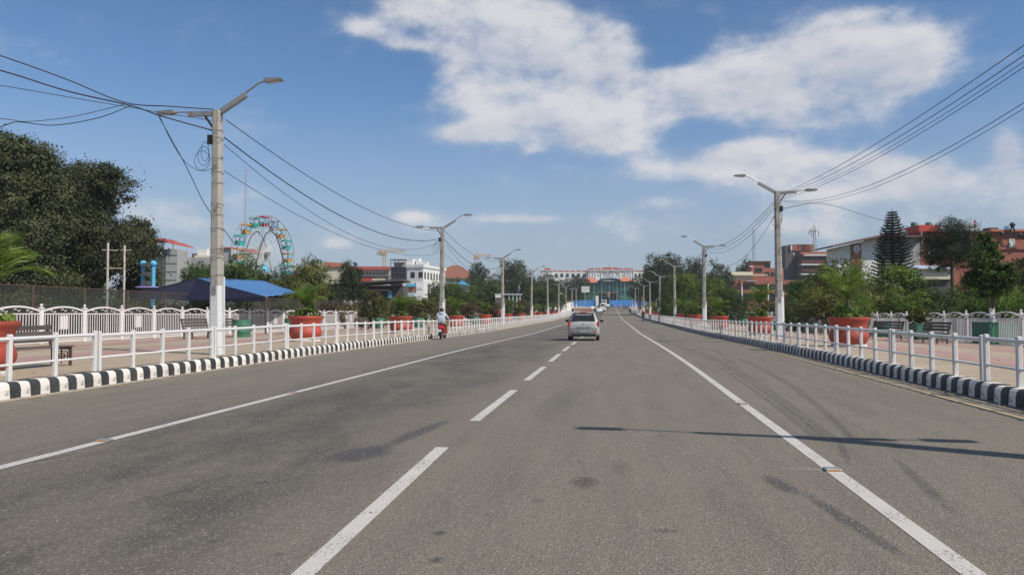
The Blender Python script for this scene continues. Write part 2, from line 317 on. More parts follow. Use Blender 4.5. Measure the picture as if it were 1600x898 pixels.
# ------------------------------------------------------------------ mesh builder
def frame(d):
    d = d.normalized(); a = Vector((0, 0, 1)) if abs(d.z) < .95 else Vector((1, 0, 0))
    u = d.cross(a).normalized(); return u, d.cross(u).normalized()
class MB:
    def __init__(s): s.v = []; s.f = []; s.mi = []
    def add(s, vs_, fs, mi=0):
        o = len(s.v); s.v += [tuple(x) for x in vs_]; s.f += [tuple(i + o for i in f) for f in fs]; s.mi += [mi] * len(fs); return s
    def box(s, x0, x1, y0, y1, z0, z1, mi=0, rz=0, bev=0):
        if bev:
            pts = []
            b = bev
            ring = [(x0 + b, y0), (x1 - b, y0), (x1, y0 + b), (x1, y1 - b), (x1 - b, y1), (x0 + b, y1), (x0, y1 - b), (x0, y0 + b)]
            cx, cy = (x0 + x1) / 2, (y0 + y1) / 2
            ins = [(cx + (x - cx) * (1 - 2 * b / max(1e-6, x1 - x0)), cy + (y - cy) * (1 - 2 * b / max(1e-6, y1 - y0))) for x, y in ring]
            V = [(x, y, z0) for x, y in ring] + [(x, y, z1 - b) for x, y in ring] + [(x, y, z1) for x, y in ins]
            F = [(i, (i + 1) % 8, 8 + (i + 1) % 8, 8 + i) for i in range(8)] + [(8 + i, 8 + (i + 1) % 8, 16 + (i + 1) % 8, 16 + i) for i in range(8)] + [tuple(range(16, 24)), tuple(range(7, -1, -1))]
        else:
            V = [(x0, y0, z0), (x1, y0, z0), (x1, y1, z0), (x0, y1, z0), (x0, y0, z1), (x1, y0, z1), (x1, y1, z1), (x0, y1, z1)]
            F = [(3, 2, 1, 0), (4, 5, 6, 7), (0, 1, 5, 4), (1, 2, 6, 5), (2, 3, 7, 6), (3, 0, 4, 7)]
        if rz:
            c, sn = math.cos(rz), math.sin(rz); V = [(x * c - y * sn, x * sn + y * c, z) for x, y, z in V]
        return s.add(V, F, mi)
    def bar(s, a, b, w, h=None, mi=0, w2=None, h2=None):
        """rectangular bar from a to b"""
        a, b = Vector(a), Vector(b); h = h or w; w2 = w2 or w; h2 = h2 or h; u, v = frame(b - a)
        V = [a + u * sx * w / 2 + v * sy * h / 2 for sx, sy in ((-1, -1), (1, -1), (1, 1), (-1, 1))] + [b + u * sx * w2 / 2 + v * sy * h2 / 2 for sx, sy in ((-1, -1), (1, -1), (1, 1), (-1, 1))]
        return s.add(V, [(3, 2, 1, 0), (4, 5, 6, 7), (0, 1, 5, 4), (1, 2, 6, 5), (2, 3, 7, 6), (3, 0, 4, 7)], mi)
    def tube(s, pts, r, n=6, mi=0, caps=True):
        pts = [Vector(p) for p in pts]; rs = r if isinstance(r, (list, tuple)) else [r] * len(pts)
        V = []; F = []; u = None
        for i, p in enumerate(pts):
            d = (pts[min(i + 1, len(pts) - 1)] - pts[max(i - 1, 0)])
            if d.length < 1e-9: d = Vector((0, 0, 1))
            d.normalize()
            if u is None: u, _ = frame(d)
            u = (u - d * u.dot(d)); u = u.normalized() if u.length > 1e-6 else frame(d)[0]
            w_ = d.cross(u)
            for k in range(n):
                a = 2 * math.pi * k / n; V.append(p + (u * math.cos(a) + w_ * math.sin(a)) * rs[i])
        for i in range(len(pts) - 1):
            for k in range(n):
                F.append((i * n + k, i * n + (k + 1) % n, (i + 1) * n + (k + 1) % n, (i + 1) * n + k))
        if caps: F += [tuple(range(n - 1, -1, -1)), tuple(range((len(pts) - 1) * n, len(pts) * n))]
        return s.add(V, F, mi)
    def lathe(s, prof, n=24, c=(0, 0, 0), mi=0, cap=True):
        V = []; F = []
        for r, z in prof:
            for k in range(n):
                a = 2 * math.pi * k / n; V.append((c[0] + r * math.cos(a), c[1] + r * math.sin(a), c[2] + z))
        for i in range(len(prof) - 1):
            for k in range(n): F.append((i * n + k, i * n + (k + 1) % n, (i + 1) * n + (k + 1) % n, (i + 1) * n + k))
        if cap: F += [tuple(range(n - 1, -1, -1)), tuple(range((len(prof) - 1) * n, len(prof) * n))]
        return s.add(V, F, mi)
    def prism(s, pts, a, b, ax='y', mi=0):
        """polygon in the plane normal to ax, extruded from a to b"""
        def q(p, t): return (p[0], t, p[1]) if ax == 'y' else ((t, p[0], p[1]) if ax == 'x' else (p[0], p[1], t))
        n = len(pts); V = [q(p, a) for p in pts] + [q(p, b) for p in pts]
        F = [tuple(range(n - 1, -1, -1)), tuple(range(n, 2 * n))] + [(i, (i + 1) % n, n + (i + 1) % n, n + i) for i in range(n)]
        return s.add(V, F, mi)
    def sphere(s, c, r, n=10, m=6, mi=0, sc=(1, 1, 1)):
        V = []; F = []
        for i in range(m + 1):
            t = math.pi * i / m
            for k in range(n):
                a = 2 * math.pi * k / n; V.append((c[0] + r * sc[0] * math.sin(t) * math.cos(a), c[1] + r * sc[1] * math.sin(t) * math.sin(a), c[2] + r * sc[2] * math.cos(t)))
        for i in range(m):
            for k in range(n): F.append((i * n + k, (i + 1) * n + k, (i + 1) * n + (k + 1) % n, i * n + (k + 1) % n))
        return s.add(V, F, mi)
    def mesh(s, name, mats, smooth=False):
        me = bpy.data.meshes.new(name); me.from_pydata(s.v, [], s.f)
        for m in (mats if isinstance(mats, (list, tuple)) else [mats]): me.materials.append(m)
        if len(set(s.mi)) > 1 or (s.mi and s.mi[0]): me.polygons.foreach_set('material_index', s.mi)
        bm = bmesh.new(); bm.from_mesh(me); bmesh.ops.recalc_face_normals(bm, faces=bm.faces); bm.to_mesh(me); bm.free()
        if smooth:
            me.polygons.foreach_set('use_smooth', [True] * len(me.polygons))
            try: me.set_sharp_from_angle(angle=R(42))
            except Exception: pass
        me.update(); return me
    def build(s, name, mats, parent=None, loc=(0, 0, 0), rz=0, smooth=False, kind=None, label=None):
        return obj(name, s.mesh(name, mats, smooth), parent, loc, rz, kind, label)
def obj(name, me, parent=None, loc=(0, 0, 0), rz=0, kind=None, label=None, scale=None, rot=None):
    o = bpy.data.objects.new(name, me); C.objects.link(o); o.location = loc; o.rotation_euler = rot or (0, 0, rz)
    if scale: o.scale = scale
    if parent: o.parent = parent
    if kind: o['kind'] = kind
    if label: o['label'] = label
    return o
def thing(name, label, cat, loc=(0, 0, 0), rz=0, group=None):
    o = bpy.data.objects.new(name, None); C.objects.link(o); o.location = loc; o.rotation_euler = (0, 0, rz); o.empty_display_size = .3
    return tag(o, label, cat, group)
def tag(o, label, cat, group=None):
    o['label'] = label; o['category'] = cat
    if group: o['group'] = group
    return o
KIDS = {}
def copy_tree(o, loc=None, rz=None, label=None, parent=None, scale=None):
    c = o.copy(); C.objects.link(c)
    if parent: c.parent = parent
    if loc is not None: c.location = loc
    if rz is not None: c.rotation_euler = (0, 0, rz)
    if label: c['label'] = label
    if scale: c.scale = scale
    for k in KIDS.get(o.name) or list(o.children): copy_tree(k, parent=c)
    return c
def cache(o):
    KIDS[o.name] = list(o.children)
    for k in KIDS[o.name]: cache(k)
def place(proto, first, loc, rz=0, label=None, scale=None):
    if first[0]:
        first[0] = False; cache(proto); proto.location = loc; proto.rotation_euler = (0, 0, rz)
        if label: proto['label'] = label
        if scale: proto.scale = scale
        return proto
    return copy_tree(proto, loc, rz, label, scale=scale)
def ordinal(i): return ['nearest', 'second', 'third', 'fourth', 'fifth', 'sixth', 'seventh', 'eighth', 'ninth', 'tenth', 'eleventh', 'twelfth', 'thirteenth', 'fourteenth', 'fifteenth', 'sixteenth', 'seventeenth', 'eighteenth', 'nineteenth', 'twentieth'][i]

# ------------------------------------------------------------------ ground, road, pavements
YS = [-60, -30, -10, 0] + [4 * i for i in range(1, 86)] + [350, 370, 400, 440, 480, 520, 560, 600]
def strip(name, xa, xb, dz, m, y0=-60, y1=345, kind='structure', parent=None, za=0, zb=None, shift=True, mats=None):
    mb = MB(); zb = za if zb is None else zb; ys = sorted({y for y in YS if y0 < y < y1} | {y0, y1}); V = []; F = []
    for y in ys:
        s_ = S(y) if shift else 0
        V += [(xa + s_, y, G(y) + dz + za), (xb + s_, y, G(y) + dz + zb)]
    for i in range(len(ys) - 1): F.append((2 * i, 2 * i + 1, 2 * i + 3, 2 * i + 2))
    return mb.add(V, F).build(name, m, parent, kind=kind)
mb = MB(); ys = [-3000, -400] + YS + [1000, 3000, 8000]; xs = [-6000, -600, -60, 0, 60, 600, 6000]; V = []; F = []
for y in ys: V += [(x, y, G(y) - .06) for x in xs]
for i in range(len(ys) - 1):
    for k in range(6): F.append((i * 7 + k, i * 7 + k + 1, (i + 1) * 7 + k + 1, (i + 1) * 7 + k))
ground = mb.add(V, F).build('ground', M['grass'], kind='structure')
road = strip('road', -10.2, 6.4, 0, M['road'])
strip('lane_line', -5.72, -5.58, .004, M['line'], 3, 330, None, road)
strip('lane_line', 1.87, 2.01, .004, M['line'], 2, 330, None, road)
strip('edge_line', 5.30, 5.45, .004, M['yline'], 0, 330, None, road)
strip('edge_line', -9.62, -9.50, .004, M['yfaint'], 0, 330, None, road)
y = 4.05
first = True
MB().add([(-1.775, 4.0, .004), (-1.645, 4.0, .004), (-1.765, 8.02, .004), (-1.905, 8.02, .004)], [(0, 1, 2, 3)]).build('lane_dash', M['line'], road)
y += 5.93
while y < 300:
    strip('lane_dash', -1.925, -1.785, .004, M['line'], y, y + 3.95, None, road); y += 5.93
strip('gutter', -9.9, -9.62, .006, M['gutter'], -10, 330, None, road)
def plaza(side):
    if side < 0:
        o = strip('pavement', -24.2, -10.02, 0, M['pave'], -10, 330, 'structure', za=.2, zb=.22)
        for a, b in ((-20.2, -18.2), (-15.6, -13.6)): strip('paving_band', a, b, .0095, M['pavep'], -10, 330, None, o, za=.205, zb=.2076)
    else:
        o = strip('pavement', 6.14, 18.2, 0, M['pave'], -10, 330, 'structure', za=.22, zb=.03)
        for a, b in ((12.6, 14.6), (9.0, 10.6)):
            f = lambda x: .22 - .19 * (x - 6.14) / 12.06
            strip('paving_band', a, b, .005, M['pavep'], -10, 330, None, o, za=f(a), zb=f(b))
    return o
plaza(-1); plaza(1)
# reflective road studs on the lane lines
def stud(x, y, label):
    z = G(y) + .006; t = thing('road_stud', label, 'road stud', (x + S(y), y, z), group='road studs on the lane lines')
    MB().box(-.075, .075, -.06, .06, 0, .018, bev=.008).build('stud_body', M['galv'], t)
    MB().box(-.05, .05, -.064, -.0605, .004, .014).build('reflector', M['orange'], t)
stud(1.94, 7.35, 'orange faced road stud on right white line, nearest to camera')
stud(1.94, 12.3, 'road stud on right white line just beyond the lamp shadow')
stud(-5.65, 7.9, 'road stud on left white line, nearest on that side')
stud(-5.65, 12.9, 'road stud on left white line, farther one')

# ------------------------------------------------------------------ kerbs of painted stones
def kerb_mesh(sx, L=.222, j=0):
    rr = random.Random(j); mb = MB(); h = .27 + rr.uniform(-.008, .008); w_ = .26
    prof = [(0, -.05), (rr.uniform(-.004, .006), h * .55), (.02, h - .045), (.06, h - .008), (.10, h), (w_, h - .004), (w_, -.05)]
    pts = [(sx * x, z) for x, z in prof]
    for (a, b) in ((0.003, L),):
        mb.prism(pts, a, b)
    return mb
def kerb(name, x0, sx, y0):
    root = bpy.data.objects.new(name, None); C.objects.link(root); root['kind'] = 'structure'
    mw = [kerb_mesh(sx, j=j).mesh('kerb_stone', M['kwhite']) for j in range(4)]; mk = [kerb_mesh(sx, j=9 + j).mesh('kerb_stone', M['kblack']) for j in range(4)]
    L = .225; i = 0; y = y0; far = {0: MB(), 1: MB()}
    while y < 300:
        if i < 290:
            obj('kerb_stone', random.choice(mk if i % 2 else mw), root, (x0 + S(y) + random.uniform(-.006, .006), y, G(y) + random.uniform(-.006, .004)), rz=random.uniform(-.012, .012))
        else:
            a, b = sorted((x0 + S(y), x0 + S(y) + sx * .26)); far[i % 2].box(a, b, y, y + L, G(y) - .05, G(y) + .27)
        i += 1; y += L
    for k, m in ((0, 'kwhite'), (1, 'kblack')): far[k].build('kerb_stones', M[m], root, kind='stuff')
kerb('left_kerb', -9.86, -1, 8.5 - 38 * .225)
kerb('right_kerb', 5.96, 1, 8.5 - 38 * .225)

# ------------------------------------------------------------------ roadside railing panels
def make_rail():
    t = thing('railing_panel', '', 'railing', group='white roadside railing panels')
    post = MB().box(-.039, .039, -.039, .039, 0, .78, bev=.012).mesh('post', M['white'])
    for k in range(5):
        yy = .05 + k * 1.055 + (0 if k < 4 else .0)
        obj('post', post, t, (0, yy, 0))
    MB().tube([(0, .05, .70), (0, 4.27, .70)], .036, 8).build('top_rail', M['white'], t, smooth=True)
    MB().tube([(0, .05, .27), (0, 4.27, .27)], .022, 8).build('lower_rail', M['white'], t, smooth=True)
    return t
rp = make_rail(); first = [True]
for side, x0, y0 in ((-1, -10.03, 9.42 - 8.72), (1, 6.12, 9.53 - 8.72)):
    i = 0; y = y0
    while y < 262:
        yc = y + 2.2
        n = i
        where = 'left kerb' if side < 0 else 'right kerb'
        if n < 20: lb = f'white two-rail railing panel on the {where}, {ordinal(n)} from the camera'
        else: lb = f'distant white railing panel far along the {where}'
        x = x0 + S(y); o = place(rp, first, (x, y, G(y) + (.265 if side < 0 else .262)), math.atan(-(S(y + 4.35) - S(y)) / 4.35), lb)
        o.rotation_euler = (math.atan2(G(y + 4.35) - G(y), 4.35) + random.uniform(-.004, .004), random.uniform(-.012, .012), math.atan2(-(S(y + 4.35) - S(y)), 4.35))
        i += 1; y += 4.36

# ------------------------------------------------------------------ ornamental plaza fences
def plaza_fence(x0, side, y0, n, label, zf, plates):
    root = thing('ornamental_fence', label, 'fence')
    W = 2.42
    post = MB().box(-.06, .06, -.06, .06, -.02, 1.36, bev=.01).box(-.08, .08, -.08, .08, 1.30, 1.345).mesh('post', M['pinkwhite'])
    fin = MB().lathe([(.015, 0), (.035, .01), (.02, .03), (.05, .06), (.058, .09), (.045, .125), (.01, .14)], 8).mesh('finial', M['pinkwhite'], True)
    arch = MB(); A0, A1 = .09, W - .09
    for k in range(14):
        t0, t1 = k / 14, (k + 1) / 14
        z = lambda t: 1.13 + .25 * math.sin(math.pi * (.08 + .84 * t)) ** .8
        arch.bar((0, A0 + (A1 - A0) * t0, z(t0)), (0, A0 + (A1 - A0) * t1, z(t1)), .05, .06)
    arch.bar((0, A0, .1), (0, A0, z(0)), .045, .05); arch.bar((0, A1, .1), (0, A1, z(1)), .045, .05)
    archm = arch.mesh('arch_frame', M['pinkwhite'])
    rail = MB().box(-.02, .02, .1, W - .1, 1.09, 1.13).box(-.02, .02, .1, W - .1, .10, .145).box(-.03, .03, .05, W - .05, .0, .055).mesh('rails', M['pinkwhite'])
    sc = MB()
    for c_ in (.62, 1.21, 1.80):
        pts = [(0, c_ - .14 + .28 * t, 1.20 + .045 * math.sin(t * 2 * math.pi) + (.05 if abs(c_ - 1.21) < .1 else .01)) for t in [i / 8 for i in range(9)]]
        sc.tube(pts, .014, 4)
    scm = sc.mesh('scrolls', M['pinkwhite'])
    NP = 15; pk = MB().tube([(0, 0, .12), (0, 0, 1.1)], .0155, 6).mesh('picket', M['pinkwhite'], True)
    plate = MB().box(-.012, .012, -.22, .22, 0, .60).mesh('notice_plate', M['white'])
    far = MB(); np_ = 0
    for i in range(n):
        y = y0 + i * W; s_ = S(y); g = G(y) + zf
        obj('post', post, root, (x0 + s_, y, g)); 
        if i < 30: obj('finial', fin, root, (x0 + s_, y, g + 1.355))
        if i == n - 1: break
        obj('arch_frame', archm, root, (x0 + s_, y, g)); obj('bottom_rail', rail, root, (x0 + s_, y, g))
        if i < 24: obj('scroll_ornament', scm, root, (x0 + s_, y, g))
        for k in range(NP):
            yy = y + .2 + k * (W - .4) / (NP - 1)
            if np_ < 285: obj('picket', pk, root, (x0 + s_, yy, g)); np_ += 1
            else: far.box(x0 + s_ - .014, x0 + s_ + .014, yy - .014, yy + .014, g + .12, g + 1.1)
        if i in plates: obj('notice_plate', plate, root, (x0 + s_ - side * .035, y + 1.25, g + .5))
    far.build('pickets', M['pinkwhite'], root, kind='stuff')
plaza_fence(-21.6, 1, 19.25, 58, 'white arched ornamental fence with ball finials along the left plaza', .22, {3, 5, 11, 17, 20, 25})
plaza_fence(16.3, -1, 26.3, 44, 'white arched ornamental fence with ball finials along the right plaza', .05, {5, 8, 11, 14, 17})

# rusty wire-mesh fence behind the left plaza
root = thing('wire_mesh_fence', 'rusty post and dark wire mesh fence behind the left plaza', 'fence')
post = MB().tube([(0, 0, -.05), (0, 0, 2.55)], .05, 6).mesh('post', M['iron'])
i = 0; y = 17.0
while y < 190:
    s_ = S(y); g = G(y); obj('post', post, root, (-25 + s_, y, g))
    MB().add([(-25 + s_, y + .06, g + .1), (-25 + S(y + 3.3), y + 3.24, G(y + 3.3) + .1), (-25 + S(y + 3.3), y + 3.24, G(y + 3.3) + 2.5), (-25 + s_, y + .06, g + 2.5)], [(0, 1, 2, 3)]).build('mesh_panel', M['mesh'], root)
    MB().tube([(-25 + s_, y, g + 2.53), (-25 + S(y + 3.3), y + 3.3, G(y + 3.3) + 2.53)], .03, 5).build('top_bar', M['iron'], root)
    y += 3.3

# ------------------------------------------------------------------ lamp posts
def make_lamp(sx):
    """sx=+1: road is towards +x"""
    t = thing('street_lamp', '', 'street lamp', group='twin-armed concrete street lamps')
    mb = MB(); n = 4
    def sec(w_, z): c = w_ * .18; h = w_ / 2; return [(-h + c, -h, z), (h - c, -h, z), (h, -h + c, z), (h, h - c, z), (h - c, h, z), (-h + c, h, z), (-h, h - c, z), (-h, -h + c, z)]
    def shaft(z0, z1, w0, w1, m, name):
        mb = MB(); V = sec(w0, z0) + sec(w1, z1)
        mb.add(V, [(i, (i + 1) % 8, 8 + (i + 1) % 8, 8 + i) for i in range(8)] + [tuple(range(7, -1, -1)), tuple(range(8, 16))])
        return mb.build(name, m, t)
    shaft(-.1, 1.95, .345, .315, M['poleWhite'], 'painted_base'); shaft(1.95, 6.92, .31, .23, M['concrete'], 'shaft')
    cb = MB(); h = MB()
    for k in range(11):
        z = 2.2 + k * .42 + .1 * math.sin(k * 2.3); ww = .31 - .08 * (z - 1.95) / 5 + .02; pts = []
        for a in range(9):
            an = a * math.pi / 4 + .4; pts.append((math.cos(an) * ww * .62, math.sin(an) * ww * .62, z + .05 * a / 8 + .02 * math.sin(k * 3 + a)))
        cb.tube(pts, .006, 4)
    cb.build('wound_cable', M['cable'], t)
    MB().box(-.185 * sx - .03 if sx < 0 else .165, -.185 * sx + .03 if sx < 0 else .225, -.03, .03, 0, 2.2).build('conduit', M['poleWhite'], t)
    MB().box(-.06, .06, -.185, -.165, 1.72, 1.95).build('meter_plate', M['galv'], t)
    # inner arm (over the road) rises, outer arm level
    MB().bar((.06 * sx, 0, 6.86), (.86 * sx, 0, 7.34), .13, .13).build('arm_box', M['galv'], t)
    MB().tube([(.7 * sx, 0, 7.30), (1.25 * sx, 0, 7.66), (1.45 * sx, 0, 7.70)], .026, 6).build('arm_pipe', M['galv'], t, smooth=True)
    def head(x, z, s_, tilt):
        pr = [(-.02, -.03), (.08, -.055), (.20, -.05), (.50, -.02), (.51, .015), (.45, .035), (.12, .06), (-.02, .05)]
        ca, sa = math.cos(tilt), math.sin(tilt)
        hd = MB().prism([(x + s_ * (p * ca), z + q + p * sa) for p, q in pr], -.10, .10).build('lamp_head', M['lamp'], t)
        MB().prism([(x + s_ * .10, z - .0565 + .1 * sa), (x + s_ * .44, z - .033 + .44 * sa), (x + s_ * .44, z - .042 + .44 * sa), (x + s_ * .10, z - .0665 + .1 * sa)], -.08, .08).build('lens', M['lens'], hd)
        return hd
    head(1.44 * sx, 7.70, sx, .04); head(-1.32 * sx, 6.93, -sx, .0)
    MB().bar((-.09 * sx, 0, 6.84), (-.88 * sx, 0, 6.86), .13, .13).build('arm_box', M['galv'], t)
    MB().tube([(-.8 * sx, 0, 6.92), (-1.34 * sx, 0, 6.93)], .024, 6).build('arm_pipe', M['galv'], t)
    MB().bar((-.38 * sx, 0, 6.78), (-.12 * sx, 0, 6.42), .05, .05).build('arm_brace', M['iron'], t)
    jb = MB().box(-.06, .06, -.05, .05, 0, .26); jb.build('junction_box', M['black'], t, (-.17 * sx, -.1, 5.95))
    lp = MB()
    for k in range(3):
        pts = [(-.2 * sx - (.12 + .06 * k) * (1 - math.cos(a)), -.1 + .03 * k, 5.75 - .28 * math.sin(a) - .12 * k) for a in [j * math.pi * 2 / 10 for j in range(11)]]
        lp.tube(pts, .008, 4)
    lp.build('cable_coil', M['cable'], t)
    return t
left_lamps = []; right_lamps = []
LA = make_lamp(1); f1 = [True]
for i in range(9):
    y = 20.35 + 29.1 * i
    lb = f'twin-armed concrete lamp post behind the left railing, {ordinal(i)} on that side' if i else 'tallest looking concrete lamp post at left with twin arms and tangled cables'
    left_lamps.append(place(LA, f1, (-11.15 + S(y) * 1.2, y, G(y) + .2), 0, lb))
LB = make_lamp(-1); f1 = [True]
for i in range(10):
    y = 8.3 + 29.0 * i if i else 6.5
    lb = 'concrete lamp post right of the frame whose shadow crosses the road' if i == 0 else ('twin-armed concrete lamp post nearest on the right, beside the large red pot' if i == 1 else f'twin-armed concrete lamp post behind the right railing, {ordinal(i)} on that side')
    right_lamps.append(place(LB, f1, (7.72 + S(y) * 1.25, y, G(y) + .2), 0, lb))

# ------------------------------------------------------------------ cables
def cable(label, a, b, sag, r=.012, n=20, group='overhead cables', mid=None):
    a, b = Vector(a), Vector(b); pts = [a.lerp(b, t) - Vector((0, 0, sag * 4 * t * (1 - t))) for t in [i / n for i in range(n + 1)]]
    o = MB().tube(pts, r, 5).build('overhead_cable', M['cable']); tag(o, label, 'cable', group); return o
def cpath(label, pts, r=.012, group='overhead cables'):
    P = [Vector(p) for p in pts]; out = []
    for i in range(len(P) - 1):
        p0 = P[max(i - 1, 0)]; p1 = P[i]; p2 = P[i + 1]; p3 = P[min(i + 2, len(P) - 1)]
        for k in range(6):
            t = k / 6; out.append(.5 * ((2 * p1) + (p2 - p0) * t + (2 * p0 - 5 * p1 + 4 * p2 - p3) * t * t + (3 * p1 - p0 - 3 * p2 + p3) * t ** 3))
    out.append(P[-1]); o = MB().tube(out, r, 5).build('overhead_cable', M['cable']); tag(o, label, 'cable', group); return o
def lp(i, dx, z, side): o = (left_lamps if side < 0 else right_lamps)[i]; return Vector((o.location.x + dx, o.location.y, o.location.z + z))
for i in range(4):
    w1, w2 = (ordinal(i), ordinal(i + 1))
    for j, (z, sg, r) in enumerate(((6.65, .75, .013), (6.15, 1.1, .018), (5.95, 1.5, .009), (5.2, .95, .009))):
        if i > 1 and j > 1: continue
        hgt = ['highest', 'thick middle', 'thin slack', 'lowest thin'][j]
        cable(f'{hgt} cable between {w1} and {w2} left lamp posts', lp(i, .2 if j == 0 else .15, z, -1), lp(i + 1, -.1, z, -1), sg, r)
for i in range(3):
    w1, w2 = ('out-of-frame' if i == 0 else ordinal(i - 1)), ordinal(i)
    for j, (za, z, sg, r) in enumerate(((6.85, 6.8, .535, .014), (6.75, 6.75, .663, .014), (6.7, 6.65, .731, .010), (6.6, 6.55, .736, .012), (6.4, 6.5, 1.36, .012), (6.35, 6.45, 1.43, .010))):
        if i and j in (2, 5): continue
        hgt = ['highest', 'second highest', 'thin third', 'fourth', 'slack fifth', 'slackest'][j]
        cable(f'{hgt} cable between {w1} and {w2} right lamp posts', lp(i, .15, za, 1), lp(i + 1, .12, z, 1), sg if i == 0 else sg * 1.5, r * (.65 if i == 0 else .9))
g0 = 'cables running off to the left'
top = lp(0, -.12, 6.95, -1); mid_ = lp(0, -.12, 5.95 + .2, -1)
D1 = 20.5
cpath('upper black cable from the left edge to the first left lamp post arm', [P3(-260, 15, 18.5), P3(-120, 48, 19), P3(0, 86, 19.5), P3(100, 122, 20), P3(190, 158, D1), P3(260, 164, D1 + .3), P3(330, 169, 21.8)], .016, g0)
cpath('thick black cable from left edge to the neck of first left lamp post', [P3(-260, 45, 18.5), P3(-120, 80, 19), P3(0, 109, 19.5), P3(100, 140, 20), P3(200, 163, D1), P3(250, 180, D1 + .4), P3(332, 203, 21.8)], .019, g0)
cpath('thin cable from left edge passing behind the lamp head', [P3(-260, 100, 19), P3(-100, 119, 19.2), P3(0, 132, 19.5), P3(100, 149, 20), P3(200, 166, D1), P3(330, 187, 22)], .009, g0)
cpath('slack loop cable at left edge rising to the cable junction', [P3(-200, 250, 19), P3(-80, 222, 19.3), P3(0, 195, 19.5), P3(25, 189, 19.6), P3(80, 194, 19.8), P3(150, 182, 20), P3(202, 162, D1)], .012, g0)
cpath('thin slack cable below junction running to the left edge', [P3(-200, 160, 19), P3(0, 184, 19.5), P3(40, 188, 19.7), P3(110, 180, 20), P3(190, 161, D1)], .009, g0)
cpath('service drop cable hanging from the junction down behind the lamp post', [P3(242, 176, D1), P3(262, 212, D1 + .5), P3(290, 262, 22.3), P3(318, 318, 22.6), P3(350, 360, 23.5), P3(366, 382, 24)], .012, g0)
cpath('thin drooping cable loop left of the first lamp post', [P3(245, 177, D1), P3(262, 215, D1), P3(285, 250, 21), P3(310, 266, 21.3), P3(330, 262, 21.8)], .008, g0)
cpath('pale thin service wire sloping to the brick house at right', [lp(1, .2, 6.1, 1), P3(1290, 318, 50), P3(1370, 341, 60), P3(1440, 360, 70), P3(1495, 383, 78)], .016, g0)

# ------------------------------------------------------------------ pots, palms
def make_pot(k):
    t = thing('flower_pot', '', 'flower pot', group='large red planter pots')
    prof = [(.50, .10), (.54, .12), (.59, .18), (.65, .30), (.662, .38), (.645, .47), (.605, .56), (.592, .63), (.60, .72), (.635, .84), (.685, .93), (.705, .965), (.71, 1.0), (.70, 1.04), (.65, 1.045), (.62, 1.03), (.60, .95), (.58, .90)]
    MB().lathe(prof, 32, cap=False).lathe([(.50, .10), (.3, .1)], 32, cap=False).build('pot_body', M['pot'], t, smooth=True)
    MB().lathe([(.605, .955), (.3, .99), (.02, 1.0)], 16, cap=False).build('soil', M['soil'], t)
    MB().lathe([(.60, -.02), (.60, .06), (.56, .10), (.3, .10)], 20).build('plinth', M['stone'], t)
    return t
def frond_mesh(seed, L=1.0, droop=.9):
    r = random.Random(seed); mb = MB(); n = 26; rach = []
    ang = R(72); p = Vector((0, 0, 0))
    for i in range(n + 1):
        t = i / n; rach.append(p.copy()); a = ang - droop * 1.5 * t ** 1.4; p = p + Vector((math.cos(a), 0, math.sin(a))) * L / n
    mb.tube([tuple(q) for q in rach], [.014 * (1 - .8 * i / n) * L for i in range(n + 1)], 4)
    for i in range(3, n + 1):
        t = i / n; d = (rach[min(i + 1, n)] - rach[i - 1]).normalized()
        for s_ in (-1, 1):
            for h in (0,):
                q = rach[i - 1].lerp(rach[i], h)
                ln = L * (.38 * math.sin(math.pi * min(1, .15 + .85 * t)) + .08) * r.uniform(.85, 1.1)
                dr = (d * .8 + Vector((0, s_ * r.uniform(.6, .9), 0)) + Vector((r.uniform(-.1, .1), 0, .25 - .45 * t + r.uniform(-.15, .1)))).normalized()
                e = q + dr * ln + Vector((0, 0, -.10 * ln)); m_ = q + dr * ln * .5 + Vector((0, 0, .03 * ln)); w_ = d * .0075 * L
                mb.add([q - w_, q + w_, m_ + w_ * 1.4, m_ - w_ * 1.4, e], [(0, 1, 2, 3), (3, 2, 4)])
    return mb.mesh('frond', M['frond'])
FR = [frond_mesh(i, 1.0, dr) for i, dr in enumerate((.55, .8, 1.05, 1.25))]
